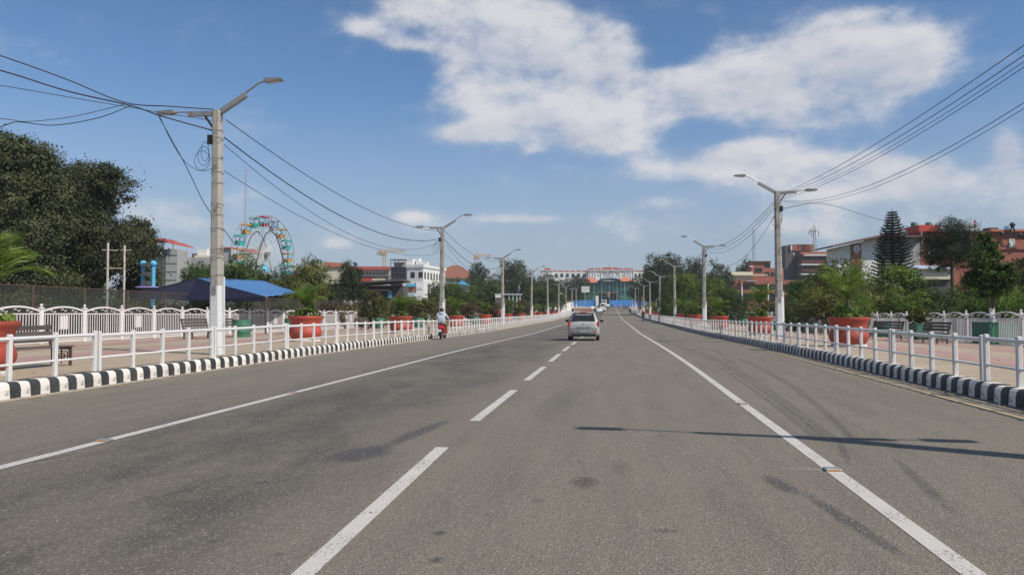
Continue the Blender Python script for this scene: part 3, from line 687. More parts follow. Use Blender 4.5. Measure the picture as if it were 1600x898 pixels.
def leaf_cloud(name, lobes, n, leaf, seed, m, sub=26, inner=.25, flat=.0, asp=.55, spread=.16):
    """many small leaf faces gathered in clumps on the lobes"""
    rg = np.random.default_rng(seed); lob = np.array([l[:3] for l in lobes], float); rad = np.array([l[3] for l in lobes], float)
    ncl = max(8, n // sub); pr = rad ** 2 / (rad ** 2).sum(); li = rg.choice(len(lobes), ncl, p=pr)
    d = rg.normal(size=(ncl, 3)); d /= np.linalg.norm(d, axis=1)[:, None]
    rr = np.where(rg.random(ncl) < inner, rg.uniform(.25, .8, ncl), rg.uniform(.82, 1.08, ncl))
    cc_ = lob[li] + d * (rad[li] * rr)[:, None]; cs = rad[li] * spread * rg.uniform(.6, 1.4, ncl)
    ci = rg.integers(0, ncl, n); pos = cc_[ci] + rg.normal(size=(n, 3)) * cs[ci][:, None] * np.array([1, 1, .62])
    nr = d[ci] * .8 + rg.normal(size=(n, 3)) * .6 + np.array([0, 0, .5]); nr /= np.linalg.norm(nr, axis=1)[:, None]
    tg = np.cross(nr, rg.normal(size=(n, 3))); tg /= np.linalg.norm(tg, axis=1)[:, None]; bt = np.cross(nr, tg)
    s_ = leaf * rg.uniform(.6, 1.35, n)[:, None]
    v = np.stack([pos - tg * s_, pos + bt * s_ * asp + nr * s_ * .12, pos + tg * s_, pos - bt * s_ * asp + nr * s_ * .12], 1).reshape(-1, 3)
    me = bpy.data.meshes.new(name); me.vertices.add(4 * n); me.vertices.foreach_set('co', v.astype(np.float32).ravel())
    me.loops.add(4 * n); me.loops.foreach_set('vertex_index', np.arange(4 * n, dtype=np.int32)); me.polygons.add(n)
    me.polygons.foreach_set('loop_start', np.arange(0, 4 * n, 4, dtype=np.int32)); me.polygons.foreach_set('loop_total', np.full(n, 4, np.int32))
    me.materials.append(m); me.update(calc_edges=True); me.validate(); return me
UG = leaf_cloud('ground_leaves', [(0, 0, .12, .28), (.22, .1, .05, .2), (-.2, -.12, .06, .2), (.05, -.25, .05, .18), (-.05, .28, .05, .2)], 900, .05, 3, M['brleaf'])
def palm(x, y, z, h, nf, seed, label, L=1.0, bushy=True):
    r = random.Random(seed); t = thing('potted_palm', label, 'palm', (x, y, z), r.uniform(0, 6), 'palms in the red pots')
    MB().tube([(0, 0, -.05), (.02, 0, h * .5), (0, .02, h)], [.085, .07, .05], 8).build('trunk', M['palmtrunk'], t)
    for k in range(nf):
        a = k * 2.4 + r.uniform(-.2, .2); lv = k / nf
        f = FR[min(3, int(lv * 2 + r.random() * 1.8))]; s_ = L * r.uniform(.8, 1.15)
        obj('frond', f, t, (0, 0, h * (1 - .25 * lv)), rot=(r.uniform(-.25, .25), R(-16) + lv * .45 + r.uniform(-.1, .1), a), scale=(s_, s_, s_))
    if bushy: obj('undergrowth', UG, t, (0, 0, .02), scale=(1.45, 1.45, 1.5 + .5 * (L > 1.6)), kind='stuff')
    return t
pot = make_pot(0); f1 = [True]
LPY = [13.2, 30.2, 44.7, 61.0, 75.5, 92, 106, 121, 134, 150, 166, 182]
RPY = [11.0, 28.4, 44.6, 60.8, 78.4, 95.5, 111, 127, 142, 157, 173, 190]
for i, y in enumerate(LPY):
    x = -12.12 if i == 0 else -12.6 + S(y); z = G(y) + .205
    lb = 'large red pot cut by the left edge of the picture, beside the bench' if i == 0 else (f'large red pot with palm on the left plaza, {ordinal(i - 1)} beyond the lamp post' if i < 6 else 'small distant red pot along the left railing')
    place(pot, f1, (x, y, z), i * .7, lb)
    palm(x, y, z + .98, [.55, .45, .4, .5, .45][i % 5] if i else 0.5, [15, 13, 16, 14][i % 4], i + 1, 'large palm in the pot at the left edge with long arching fronds' if i == 0 else (f'palm growing in a left plaza pot, {ordinal(i - 1)} beyond the lamp post' if i < 6 else 'small distant palm in a pot along the left railing'), [1.7, 1.15, 1.15, 1.3, 1.1][i % 5])
for i, y in enumerate(RPY):
    x = 8.15 + S(y); z = G(y) + .19
    lb = 'large red pot just outside the right edge, behind the railing' if i == 0 else (f'large red pot with palm on the right plaza, {ordinal(i - 1)} from the camera' if i < 6 else 'small distant red pot along the right railing')
    if i == 0: x = 11.05
    place(pot, f1, (x, y, z - (.05 if i == 0 else 0)), i * .9 + .4, lb)
    palm(x, y, z + .98, [.4, .75, .85, .5][i % 4], [15, 13, 16, 14][i % 4], i + 31, 'palm in the pot beyond the right edge' if i == 0 else (f'palm growing in a right plaza pot, {ordinal(i - 1)} from the camera' if i < 6 else 'small distant palm in a pot along the right railing'), [1.2, 1.45, 1.3, 1.2][i % 4])
def rock(x, y, z, sc, m, label, seed):
    r = random.Random(seed); bm = bmesh.new(); bmesh.ops.create_icosphere(bm, subdivisions=2, radius=.5)
    for v in bm.verts: v.co *= 1 + r.uniform(-.09, .09); v.co.z = max(v.co.z, -.3)
    me = bpy.data.meshes.new('stone'); bm.to_mesh(me); bm.free(); me.materials.append(m); o = obj('stone', me, None, (x, y, z), seed, scale=sc); tag(o, label, 'stone')
rock(-11.55, 12.75, .28, (.5, .62, .42), M['stone'], 'whitewashed stone lying between the left edge pot and the railing', 1)
rock(6.85, 12.95, .32, (.5, .5, .5), M['kblack'], 'black painted stone behind the right railing near the right edge', 2)

# ------------------------------------------------------------------ benches
def make_bench():
    t = thing('park_bench', '', 'bench', group='slatted park benches')
    L = 1.85
    sl = MB().box(-.055, .055, -L / 2, L / 2, 0, .028).mesh('slat', M['wood'])
    for k in range(4): obj('seat_slat', sl, t, (-.18 + k * .13, 0, .43))
    bs = MB().box(-.014, .014, -L / 2, L / 2, 0, .10).mesh('slat', M['wood'])
    for k in range(3): obj('back_slat', bs, t, (-.27 - .04 * k, 0, .54 + k * .135))
    for s_ in (-1, 1):
        f = MB(); y = s_ * (L / 2 - .08)
        f.bar((.22, y, 0), (.22, y, .43), .05); f.bar((-.22, y, 0), (-.22, y, .43), .05); f.bar((-.25, y, .4), (-.37, y, .92), .05); f.bar((-.24, y, .40), (.24, y, .40), .05)
        f.build('leg_frame', M['iron'], t)
        g = MB()
        for a, b in (((-.15, .12), (.15, .12)), ((.15, .12), (.15, .32)), ((.15, .32), (-.15, .32)), ((-.15, .32), (-.15, .12)), ((-.2, .22), (.2, .22)), ((0, .05), (0, .4)), ((-.07, .17), (.07, .17)), ((.07, .17), (.07, .27)), ((.07, .27), (-.07, .27)), ((-.07, .27), (-.07, .17))):
            g.bar((a[0], y, a[1]), (b[0], y, b[1]), .018)
        g.build('end_ornament', M['iron'], t)
    return t
bench = make_bench(); f1 = [True]
for x, y, rz, lb in ((-12.4, 14.98, 0, 'weathered wooden bench beside the pot at the left edge'), (-18.9, 33.0, -.12, 'slatted bench left of the first lamp post near the white fence'), (-18.9, 35.6, -.1, 'slatted bench right behind the first lamp post beside the green drum'),
                     (-18.6, 56, 0, 'bench in front of the left fence between two red pots'), (-18.6, 66, 0, 'far bench in front of the left fence behind the scooter rider'),
                     (13.2, 34.8, math.pi + .2, 'dark bench beside the green planter near the limewashed tree'), (12.9, 37.6 + 2, math.pi + .5, 'dark bench with slatted back right of the nearest right pot'), (12.6, 54, math.pi, 'far dark bench just right of the right lamp post'), (12.6, 50, math.pi, 'dark bench between the far green tubs on the right plaza')):
    place(bench, f1, (x, y, G(y) + (.21 if x < 0 else .11)), rz, lb)

# ------------------------------------------------------------------ trees
def trunk_mb(h, r, lobes, seed, lean=0):
    rr = random.Random(seed); mb = MB(); k = .45
    fork = Vector((lean, 0, h)); mb.tube([(0, 0, -.1), (lean * .3, .05 * h * rr.uniform(-.3, .3), h * .5), tuple(fork)], [r * 1.25, r, r * .8], 8)
    for l in lobes:
        c_ = Vector(l[:3]); m_ = fork.lerp(c_, .5) + Vector((rr.uniform(-.1, .1), rr.uniform(-.1, .1), -.05)) * h * .3
        mb.tube([tuple(fork - Vector((0, 0, h * .1))), tuple(m_), tuple(c_)], [r * .6, r * .35, r * .1], 6)
    return mb
def lobes_round(seed, n=9, w_=1.0, h=1.0, base=.5):
    r = random.Random(seed); L = [(0, 0, base + h * .5, .62 * min(w_, h))]
    for k in range(n):
        a = k * 2.4 + r.uniform(-.3, .3); e = r.uniform(.1, .95); q = math.sin(math.pi * min(.9, .25 + .62 * e))
        L.append((math.cos(a) * w_ * .62 * q, math.sin(a) * w_ * .62 * q, base + h * e, r.uniform(.28, .42) * (w_ + h) / 2))
    return L
# prototypes with unit height about 2 (base 0 .. top ~2), half width ~1
PROTO = {}
def proto(kind, m, seeds=(1, 2, 3), n=9000, leaf=.036, w_=1.0, h=1.15, base=.55, lob=10, tr=.09, sub=26, inner=.25):
    PROTO[kind] = []
    for s_ in seeds:
        L = lobes_round(s_ * 7 + len(kind), lob, w_, h, base)
        top = max(l[2] + l[3] for l in L); wd = max(abs(l[0]) + l[3] for l in L)
        PROTO[kind].append((leaf_cloud('crown', L, n, leaf, s_, m, sub=sub, inner=inner), trunk_mb(base + .15, tr, L[1:6], s_).mesh('trunk', M['bark']), top, wd))
proto('dark', M['dkleaf'], n=13000, leaf=.030)
proto('mid', M['mdleaf'], n=12000, leaf=.032)
proto('bright', M['brleaf'], n=12000, leaf=.034, lob=12)
proto('olive', M['olleaf'], n=12000, leaf=.034, lob=12, inner=.35)
proto('grey', M['gyleaf'], n=9000, leaf=.036, lob=12)
proto('hedge', M['brown'], (1, 2), n=9000, leaf=.034, base=.2)
proto('bush', M['mdleaf'], (4, 5), n=9000, leaf=.036, base=.12, h=1.3)
proto('bushb', M['brleaf'], (4, 5), n=9000, leaf=.036, base=.12, h=1.3)
proto('busho', M['olleaf'], (4, 5), n=9000, leaf=.036, base=.12, h=1.3)
tn = [0]
def tree(kind, px, d, top, wpx, label, name='tree', cat='tree', group=None, zb=None):
    tn[0] += 1; r = random.Random(tn[0] * 13); cm, tm, ht, wd = PROTO[kind][tn[0] % len(PROTO[kind])]
    x, y = at(px, d); z0 = G(y) - .1 if zb is None else zb; H = zt(top, d) - z0; sx = wpx / 2 * d / FP / wd; sz = H / ht * .97
    o = thing(name, label, cat, (x, y, z0), r.uniform(0, 6.28), group)
    obj('trunk', tm, o, scale=((sx + sz) / 2, (sx + sz) / 2, sz)); obj('crown', cm, o, scale=(sx, sx, sz))
    return o
# two large dark trees at the left with their own crowns
def big_tree(px, d, top, wpx, seed, label, m, n, leaf):
    x, y = at(px, d); H = zt(top, d); W = wpx * d / FP / 2; r = random.Random(seed); L = []
    for k in range(40):
        e = r.uniform(.26, .98); a = k * 2.4 + r.uniform(-.3, .3); q = (math.sin(math.pi * min(.95, .22 + .66 * e))) ** .7
        rd = r.uniform(.10, .20) * H * .62; L.append((math.cos(a) * (W * q - rd * .75), math.sin(a) * (W * q - rd * .75), H * e - rd * .8 * e, rd))
    L += [(0, 0, H * .55, W * .42), (0, 0, H * .74, W * .30), (W * .1, 0, H * .90, H * .09)]
    o = thing('tree', label, 'tree', (x, y, G(y) - .1), 0, 'trees beyond the left plaza')
    obj('crown', leaf_cloud('crown', L, int(n * 1.5), leaf * .78, seed, m, sub=44, inner=.22, spread=.23), o)
    trunk_mb(H * .3, .38, [l for l in L if l[2] > H * .45][:8], seed).build('trunk', M['bark'], o, smooth=True)
big_tree(12, 50, 205, 200, 5, 'tallest dark leafy tree filling the left edge of the picture', M['gyleaf'], 70000, .125)
big_tree(152, 58, 248, 172, 8, 'big dark tree with rounded crown right of the tallest tree at left', M['gyleaf'], 60000, .125)
big_tree(100, 62, 312, 100, 11, 'dark tree standing between the two big crowns at left', M['dkleaf'], 30000, .13)
TL = 'trees beyond the left plaza'; TF = 'trees at the far end of the road'; TR = 'trees and shrubs beyond the right plaza'
for a in [
    ('mid', 312, 72, 404, 66, 'bushy green tree just left of the lamp post above the blue tent', TL), ('mid', 372, 76, 393, 110, 'rounded green tree below the ferris wheel, right of the lamp post', TL),
    ('dark', 435, 84, 406, 60, 'dark green tree under the right side of the ferris wheel', TL), ('olive', 481, 80, 397, 72, 'olive brown tree right of the ferris wheel', TL),
    ('dark', 547, 90, 403, 56, 'dark tree in front of the long red roofed building', TL), ('dark', 515, 85, 428, 70, 'dark spreading tree left of the dark shed', TL), ('olive', 445, 70, 425, 70, 'low olive tree behind the second red pot', TL),
    ('olive', 580, 66, 452, 34, 'small yellowish tree in front of the dark shed', TL), ('olive', 596, 66, 455, 30, 'small bright shrub left of the third red pot', TL),
    ('dark', 672, 120, 436, 60, 'dark tree behind the second left lamp post, left side', TL), ('mid', 712, 125, 432, 66, 'dark green tree just right of the second left lamp post', TL),
    ('olive', 660, 80, 458, 60, 'low leafy shrub behind the scooter rider', TL), ('mid', 630, 84, 462, 50, 'low shrub above the third red pot', TL),
    ('dark', 748, 230, 406, 42, 'blue green spreading tree under the distant crane', TF), ('mid', 755, 140, 432, 78, 'green tree between second and third left lamp posts', TF),
    ('mid', 722, 105, 447, 60, 'low green tree in front of the blue roofed house', TL), ('dark', 803, 190, 401, 60, 'tall dark dome shaped tree behind the third left lamp post', TF), ('dark', 772, 185, 424, 60, 'dark tree left of the dome shaped tree', TF),
    ('dark', 845, 200, 424, 66, 'dark green tree behind the fourth left lamp post', TF), ('mid', 848, 170, 440, 70, 'mid green tree in front of the fourth left lamp post', TF), ('dark', 826, 180, 418, 30, 'narrow dark tree right of the dome shaped tree', TF),
    ('dark', 880, 320, 432, 60, 'dark tree below the left wing of the white palace', TF), ('dark', 905, 330, 428, 46, 'dark tree left of the orange roofed gate', TF), ('mid', 868, 210, 452, 40, 'low tree below the white palace pavilion', TF),
    ('dark', 1000, 260, 425, 40, 'dark tree right of the orange roofed gate', TF),
    ('dark', 1038, 190, 390, 72, 'tallest dark tree right of the gate', TR), ('dark', 1022, 205, 400, 44, 'tall dark tree leaning over the gate from the right', TR), ('dark', 1060, 200, 403, 50, 'dark tree between the two tall right trees', TR), ('dark', 1086, 185, 398, 48, 'tall dark tree behind the second right lamp post', TR),
    ('grey', 1124, 185, 400, 48, 'pale grey green tree left of the brick building', TR), ('dark', 1162, 250, 399, 30, 'small dark tree beside the brick building roof', TR),
    ('bright', 1070, 120, 422, 62, 'bright green tree left of the second right lamp post', TR), ('mid', 1050, 125, 440, 50, 'lower green tree behind the fourth right lamp post', TR), ('bright', 1112, 110, 426, 60, 'bright green tree right of the second right lamp post', TR), ('mid', 1135, 100, 440, 46, 'mid green tree in front of the brick building corner', TR),
    ('bush', 1160, 88, 456, 60, 'dark low shrub between second and nearest right lamp posts', TR), ('busho', 1200, 84, 462, 60, 'olive shrub below the brick building', TR), ('busho', 1100, 92, 460, 60, 'olive brown shrub behind the far right pots', TR), ('bush', 1060, 100, 462, 60, 'low shrub behind the distant right pots', TR),
    ('mid', 1258, 66, 426, 70, 'leafy green tree just right of the nearest right lamp post', TR), ('olive', 1316, 62, 398, 96, 'feathery olive tree behind the nearest right pot', TR), ('olive', 1290, 56, 440, 90, 'olive shrub right behind the nearest right pot palm', TR),
    ('bright', 1396, 62, 404, 110, 'broad bright green tree below the tall conifer', TR), ('busho', 1370, 52, 436, 90, 'reddish olive shrub left of the dark bench', TR), ('bushb', 1420, 50, 446, 90, 'green shrub behind the round green planter', TR),
    ('bush', 1465, 50, 444, 86, 'dark green shrub below the pine', TR), ('bushb', 1510, 52, 448, 70, 'light green hedge left of the limewashed tree', TR), ('bushb', 1585, 50, 438, 90, 'light green hedge at the right edge', TR), ('bushb', 1640, 50, 430, 90, 'light green hedge beyond the right edge', TR),
    ('dark', 1606, 64, 396, 80, 'dark tree at the right edge below the brick house', TR), ('mid', 1515, 62, 418, 60, 'dark leafy tree between pine and limewashed tree', TR), ('mid', 1545, 64, 425, 60, 'leafy tree behind the limewashed tree', TR), ('dark', 1440, 60, 430, 60, 'dark tree left of the pine trunk', TR), ('bushb', 1335, 50, 455, 60, 'low green shrub right of the nearest right palm', TR), ('bush', 1240, 60, 458, 60, 'low dark shrub behind the nearest right lamp post', TR)]:
    tree(*a[:6], group=a[6], name='shrub' if a[0].startswith('bush') else 'tree', cat='shrub' if a[0].startswith('bush') else 'tree')
# shrubs seen through the wire mesh
for i, (px, d, top, wp) in enumerate([(20, 44, 452, 130), (110, 46, 455, 120), (205, 48, 460, 110), (-60, 40, 440, 120), (265, 52, 462, 100), (330, 56, 466, 90), (395, 58, 466, 90), (440, 60, 464, 70)]):
    tree('bush' if i % 2 else 'busho', px, d, top, wp, ['shrub seen through the mesh fence behind the nearest bench', 'shrub seen through the mesh fence below the big trees', 'shrub behind the mesh fence near the twin rusty posts', 'shrub behind the mesh fence beyond the left edge', 'low shrub under the left end of the blue tent', 'low shrub under the blue tent behind the lamp post', 'low shrub under the blue tent, right half', 'low shrub beside the right end of the blue tent'][i], 'shrub', 'shrub', 'shrubs behind the wire mesh fence')
for i, (px, d) in enumerate([(520, 62), (552, 66), (600, 74), (640, 80), (690, 88), (735, 98), (775, 108), (812, 122)]):
    tree('hedge', px, d, 468, 56, ['brown dry shrub right of the second red pot', 'brown dry shrub below the grey panel of the shed', 'brown shrub behind the far green drum', 'brown shrub left of the scooter rider', 'brown shrub behind the second left lamp post', 'brown shrub between fourth and fifth red pots', 'brown shrub left of the third left lamp post', 'brown shrub right of the third left lamp post'][i], 'shrub', 'shrub', 'dry brown shrubs behind the left fence')

# a continuous far woodland closing the horizon
for (nm, pxs, d, t0, t1) in (('woodland', (-500, 760), 420, 436, 446), ('woodland', (1040, 2100), 420, 432, 446)):
    L = []; r = random.Random(pxs[0])
    px = pxs[0]
    while px < pxs[1]:
        x, y = at(px, d + r.uniform(-20, 20)); h = zt(r.uniform(t0, t1), d); rd = r.uniform(5, 8); 
        for q in range(3): L.append((x + r.uniform(-3, 3), y, G(y) + (h - G(y)) * (.25 + .3 * q), rd * (1.1 - .15 * q)))
        px += 26
    o = obj(nm, leaf_cloud(nm, L, 26000, .9, 3, M['dkleaf'], sub=20), kind='stuff'); tag(o, 'dark belt of distant woodland behind the ' + ('left' if pxs[0] < 0 else 'right') + ' side buildings', 'woodland')

# Norfolk pine
def norfolk():
    d = 75; px = 1396; x, y = at(px, d); H = zt(326, d); t = thing('conifer', 'tall dark tiered conifer in front of the white auditorium', 'tree', (x, y, 0), 0)
    MB().tube([(0, 0, 0), (0, 0, H)], [.28, .03], 8).build('trunk', M['bark'], t)
    mb = MB(); r = random.Random(4); z = H * .22
    while z < H * .985:
        q = 1 - z / H; Lb = .25 + (34 * d / FP + .35) * min(1, q * 1.45) ** .9; nb = 9
        for k in range(nb):
            a = 2 * math.pi * (k + r.random() * .5) / nb; dr = Vector((math.cos(a), math.sin(a), 0)); sd_ = Vector((-dr.y, dr.x, 0)); L_ = Lb * r.uniform(.85, 1.1)
            n_ = 9; prev = Vector((0, 0, z))
            for i in range(1, n_ + 1):
                tt = i / n_; p = dr * L_ * tt + Vector((0, 0, z - .10 * L_ * math.sin(tt * 2.6) + .16 * L_ * tt * tt))
                wd = .75 * math.sin(math.pi * min(.95, .2 + tt * .75)) * (.5 + .5 * min(1, L_))
                for s_ in (-1, 1):
                    e = p + sd_ * s_ * wd + dr * .12 + Vector((0, 0, .05)); mb.add([prev, p, e], [(0, 1, 2)])
                    mb.add([prev + Vector((0, 0, .10)), p - Vector((0, 0, .10)), p + Vector((0, 0, .13))], [(0, 1, 2)])
                prev = p
        z += .24 + .08 * q * 2
    mb.build('crown', M['pineleaf'], t)
norfolk()
# pine with a bare lower trunk
def pine():
    d = 66; x, y = at(1488, d); H = zt(344, d); k = d / FP; t = thing('pine_tree', 'dark pine with bare trunk left of the limewashed tree', 'tree', (x, y, 0))
    L = [((px - 1488) * k, dy, zt(py, d), rr * k) for px, py, rr, dy in ((1485, 362, 20, 0), (1468, 378, 20, .8), (1503, 366, 18, -.6), (1512, 385, 18, .5), (1480, 392, 20, -.8), (1455, 398, 14, 0), (1505, 404, 16, .6), (1465, 412, 13, -.4), (1496, 380, 18, 1))]
    obj('crown', leaf_cloud('crown', L, 26000, .10, 5, M['pineleaf'], asp=.22, sub=40, spread=.24), t)
    mb = MB().tube([(.1, 0, 0), (0, 0, H * .5), (-.1, 0, H * .9)], [.2, .15, .05], 8)
    for l in L[1:]: mb.tube([(0, 0, l[2] - 1.0), tuple(l[:3])], [.06, .02], 5)
    mb.build('trunk', M['bark'], t)
pine()
# limewashed young tree in the green square planter
def lime_tree():
    d = 33.5; x, y = at(1551, d); k = d / FP; t = thing('young_tree', 'young glossy leaved tree with limewashed trunk in a green planter', 'tree', (x, y, 1.0))
    L = [((px - 1551) * k, dy, zt(py, d) - 1.0, rr * k * .82) for px, py, rr, dy in ((1540, 370, 10, 0), (1545, 388, 14, .1), (1532, 405, 15, -.2), (1556, 408, 16, .3), (1540, 425, 20, 0), (1565, 428, 18, -.3), (1528, 436, 14, .3), (1552, 446, 18, .1), (1570, 446, 12, 0), (1536, 456, 11, -.2))]
    obj('crown', leaf_cloud('crown', L, 9000, .075, 6, M['mdleaf'], sub=22, spread=.32), t)
    tr_ = MB(); lw = MB()
    for dx, dx2 in ((-.05, -.35), (.0, .12), (.05, -.1)):
        lw.tube([(dx, 0, -.1), (dx + (dx2 - dx) * .2, 0, .55)], [.06, .05], 7); tr_.tube([(dx + (dx2 - dx) * .2, 0, .55), (dx2, 0, 1.6), (dx2 * 1.3, .05, 2.9)], [.05, .035, .012], 6)
    tr_.build('trunk', M['bark'], t); lw.build('limewashed_base', M['limebark'], t)
lime_tree()
# green planters
def planter(px, d, w_, h, label, sq=False, z=None):
    x, y = at(px, d); t = thing('green_planter', label, 'planter', (x, y, G(y) + (.2 if x < 0 else .09)), .2, 'green plaza planters'); r = w_ / 2
    if sq: MB().box(-r, r, -r, r, 0, h - .04).box(-r - .02, r + .02, -r - .02, r + .02, h - .04, h).build('tub', M['green'], t)
    else: MB().lathe([(r * .96, 0), (r * .97, h * .3), (r, h * .32), (r, h * .36), (r * .98, h * .38), (r * .98, h * .64), (r, h * .66), (r, h * .7), (r * .98, h * .72), (r, h - .02), (r, h), (r - .03, h), (r - .04, h - .1)], 22).build('tub', M['green'], t, smooth=True)
    MB().lathe([(r * .9, h - .07), (.02, h - .05)], 12, cap=False).build('soil', M['soil'], t)
planter(378, 37.6, .86, .86, 'round green drum between the lamp post and the second red pot on the left plaza')
planter(454, 46, .7, .9, 'dark green drum half hidden behind the second red pot')
for px, d, w_, lb in ((592, 62, .9, 'green drum left of the third red pot'), (654, 66, .9, 'green drum right of the third red pot'), (703, 78, .9, 'green drum left of the fourth red pot'), (742, 80, .9, 'green drum right of the fourth red pot'), (831, 140, 1.0, 'far green drum by the fourth left lamp post')): planter(px, d, w_, .85, lb)
planter(1551, 33.5, 1.15, .92, 'large green planter holding the limewashed tree', True)
planter(1437, 39, .78, .8, 'green planter left of the large planter tree', True)
planter(1378, 44, .9, .8, 'green tub right of the nearest right pot', False)
planter(1265, 52, 1.0, .75, 'green tub left of the nearest right pot', False)
planter(1215, 60, .9, .75, 'green tub left of the nearest right lamp post', False)
planter(1162, 78, .9, .8, 'green tub beside the second right pot', False)
planter(1582, 37, .7, .8, 'green board box behind the large planter', True)
obj('shrub', leaf_cloud('shrub', [(0, 0, .3, .35), (.3, .1, .15, .28), (-.3, 0, .15, .28)], 1500, .06, 9, M['olleaf']), None, (*at(1437, 39), .9)); tag(bpy.data.objects['shrub'] if False else C.objects[-1], 'small sparse shrub growing in the second green planter', 'shrub')
# ------------------------------------------------------------------ buildings (each built in a frame facing the road user)
class B:
    def __init__(s, name, label, cat, px, d, rz=0, group=None, zb=None):
        s.px, s.d = px, d; x, y = at(px, d); s.zb = 0 if zb is None else zb
        s.t = thing(name, label, cat, (x, y, s.zb), TH + rz, group); s.k = d / FP; s.q = 0
    def X(s, px): return (px - s.px) * s.k
    def Z(s, py): return zt(py, s.d) - s.zb
    def bx(s, name, x0, x1, t, b, y0, y1, m, parent=None, zz=None, label=None):
        z0 = s.Z(b) if b is not None else -1.0
        if abs(s.px - 800) > 250 and y1 - y0 > 4: y1 = y0 + (y1 - y0) * .4
        return MB().box(s.X(x0), s.X(x1), y0, y1, z0, s.Z(t)).build(name, M[m] if isinstance(m, str) else m, parent or s.t, label=label)
    def win(s, x0, x1, t, b, y0=-.0, m='bwhite', glass='glass', fr=.10, name='window'):
        """frame standing 6 cm proud, pane inside it"""
        a, c, u, v = s.X(x0), s.X(x1), s.Z(b), s.Z(t)
        f = MB().box(a, a + fr, y0 - .07, y0 + .02, u, v).box(c - fr, c, y0 - .07, y0 + .02, u, v).box(a + fr, c - fr, y0 - .07, y0 + .02, v - fr, v).box(a + fr, c - fr, y0 - .07, y0 + .02, u, u + fr).build(name, M[m], s.t)
        MB().box(a + fr, c - fr, y0 - .025, y0 - .005, u + fr, v - fr).build('pane', M[glass], f)
        return f
# grey unfinished block with red roof frame
b = B('concrete_building', 'unfinished grey concrete block with red roof frame behind the blue ride pillars', 'building', 245, 105)
b.bx('wall', 252, 276, 389, None, 0, 9, 'bgrey'); b.bx('side_block', 212, 252, 396, None, .6, 9, 'bgrey')
b.bx('roof', 226, 262, 373.5, 376.5, -1, 8, 'redroof'); MB().prism([(b.X(258), b.Z(377)), (b.X(273), b.Z(382)), (b.X(273), b.Z(380.5)), (b.X(258), b.Z(374))], -1, 6).build('roof', M['redroof'], b.t)
for px in (254, 256.5, 271): b.bx('roof_post', px, px + .9, 377, 390, -.5, -.4, 'redroof')
for px in (254, 257.5): b.bx('drain_pipe', px, px + .8, 390, 450, -.12, -.02, 'bdark')
for py in (410, 425, 440): b.win(228, 236, py - 5, py + 4, .6, 'bgrey')
for py in (398, 411, 424, 437): b.bx('floor_band', 252, 276, py, py + .8, -.05, 0, 'bdark')
# blue pillar ride
b = B('amusement_ride', 'twin bright blue pillar ride above the wire mesh fence', 'amusement ride', 231, 50)
for px in (223, 239):
    MB().tube([(b.X(px), 0, b.Z(447)), (b.X(px), 0, b.Z(413))], .13, 8).build('pillar', M['rideblue'], b.t)
    MB().sphere((b.X(px), 0, b.Z(412)), .22).build('pillar_cap', M['rideblue'], b.t)
for py in (414, 428, 442): b.bx('seat_unit', 226, 236, py - 3, py + 3.5, -.4, .4, 'bdark')
MB().lathe([(.7, b.Z(451)), (.8, b.Z(449)), (.6, b.Z(447.5))], 16, c=(0, 0, 0)).build('platform', M['purple'], b.t)
MB().tube([(b.X(238), 0, -.2), (b.X(238), 0, b.Z(451))], .15, 8).build('stem', M['rideblue'], b.t)
# twin rusty white posts
b = B('goal_frame', 'pair of tall rusty white posts with cross bars before the big trees', 'post frame', 180, 45)
for px, t_ in ((167.5, 379), (193.5, 383)): MB().tube([(b.X(px), 0, 0), (b.X(px), 0, b.Z(t_))], .062, 7).build('post', M['oldcream'], b.t)
MB().bar((b.X(163), 0, b.Z(419)), (b.X(191), 0, b.Z(419)), .05).build('cross_bar', M['oldcream'], b.t)
MB().bar((b.X(158), 0, b.Z(390)), (b.X(183), 0, b.Z(391)), .05).build('cross_bar', M['oldcream'], b.t)
MB().bar((b.X(187), 0, b.Z(391)), (b.X(204), 0, b.Z(390)), .04).build('cross_bar', M['oldcream'], b.t)
# rooftops behind the lamp post
b = B('apartment_building', 'grey and cream rooftop building with water tank left of the lamp post', 'building', 300, 170)
b.bx('wall', 276, 328, 402, None, 0, 9, 'bgrey'); b.bx('wall', 300, 328, 398, 402, 1, 8, 'bcream'); b.bx('penthouse', 303, 318, 388, 398, 1.5, 5, 'bwhite'); b.bx('water_tank', 293, 299.5, 395, 401.8, 2, 3, 'bdark')
for px in (280, 286, 292): b.win(px, px + 4, 406, 412, 0, 'bwhite')
b.win(278, 284, 396, 400, 0)
m_ = MB()
for px in (317, 325):
    m_.bar((b.X(px), 3, b.Z(399)), (b.X((px + 321) / 2), 3, b.Z(376)), .15)
for i in range(6): m_.bar((b.X(317 + i * .3), 3, b.Z(398 - i * 4)), (b.X(325 - i * .3), 3, b.Z(394 - i * 4)), .1); m_.bar((b.X(325 - i * .3), 3, b.Z(398 - i * 4)), (b.X(317 + i * .3), 3, b.Z(394 - i * 4)), .1)
m_.build('antenna_frame', M['sign'], b.t)
b = B('red_roofed_house', 'low white house with red roof seen through the ferris wheel', 'house', 385, 200)
b.bx('wall', 345, 374, 388, None, 0, 8, 'bgrey'); b.bx('roof', 344, 362, 386, 388, -.5, 8, 'redroof'); b.bx('penthouse', 361.5, 372, 389.5, 399, -.6, 3, 'bwhite'); b.bx('water_tank', 362, 368, 387, 389.4, 0, 1.5, 'bdark')
b.bx('wall', 376, 402, 393, None, 0, 8, 'bcream'); MB().prism([(b.X(375), b.Z(393)), (b.X(403), b.Z(396)), (b.X(398), b.Z(389)), (b.X(380), b.Z(387.5))], -.5, 6).build('roof', M['redroof'], b.t); b.bx('wall', 398, 414, 398, None, -1, 5, 'bwhite')
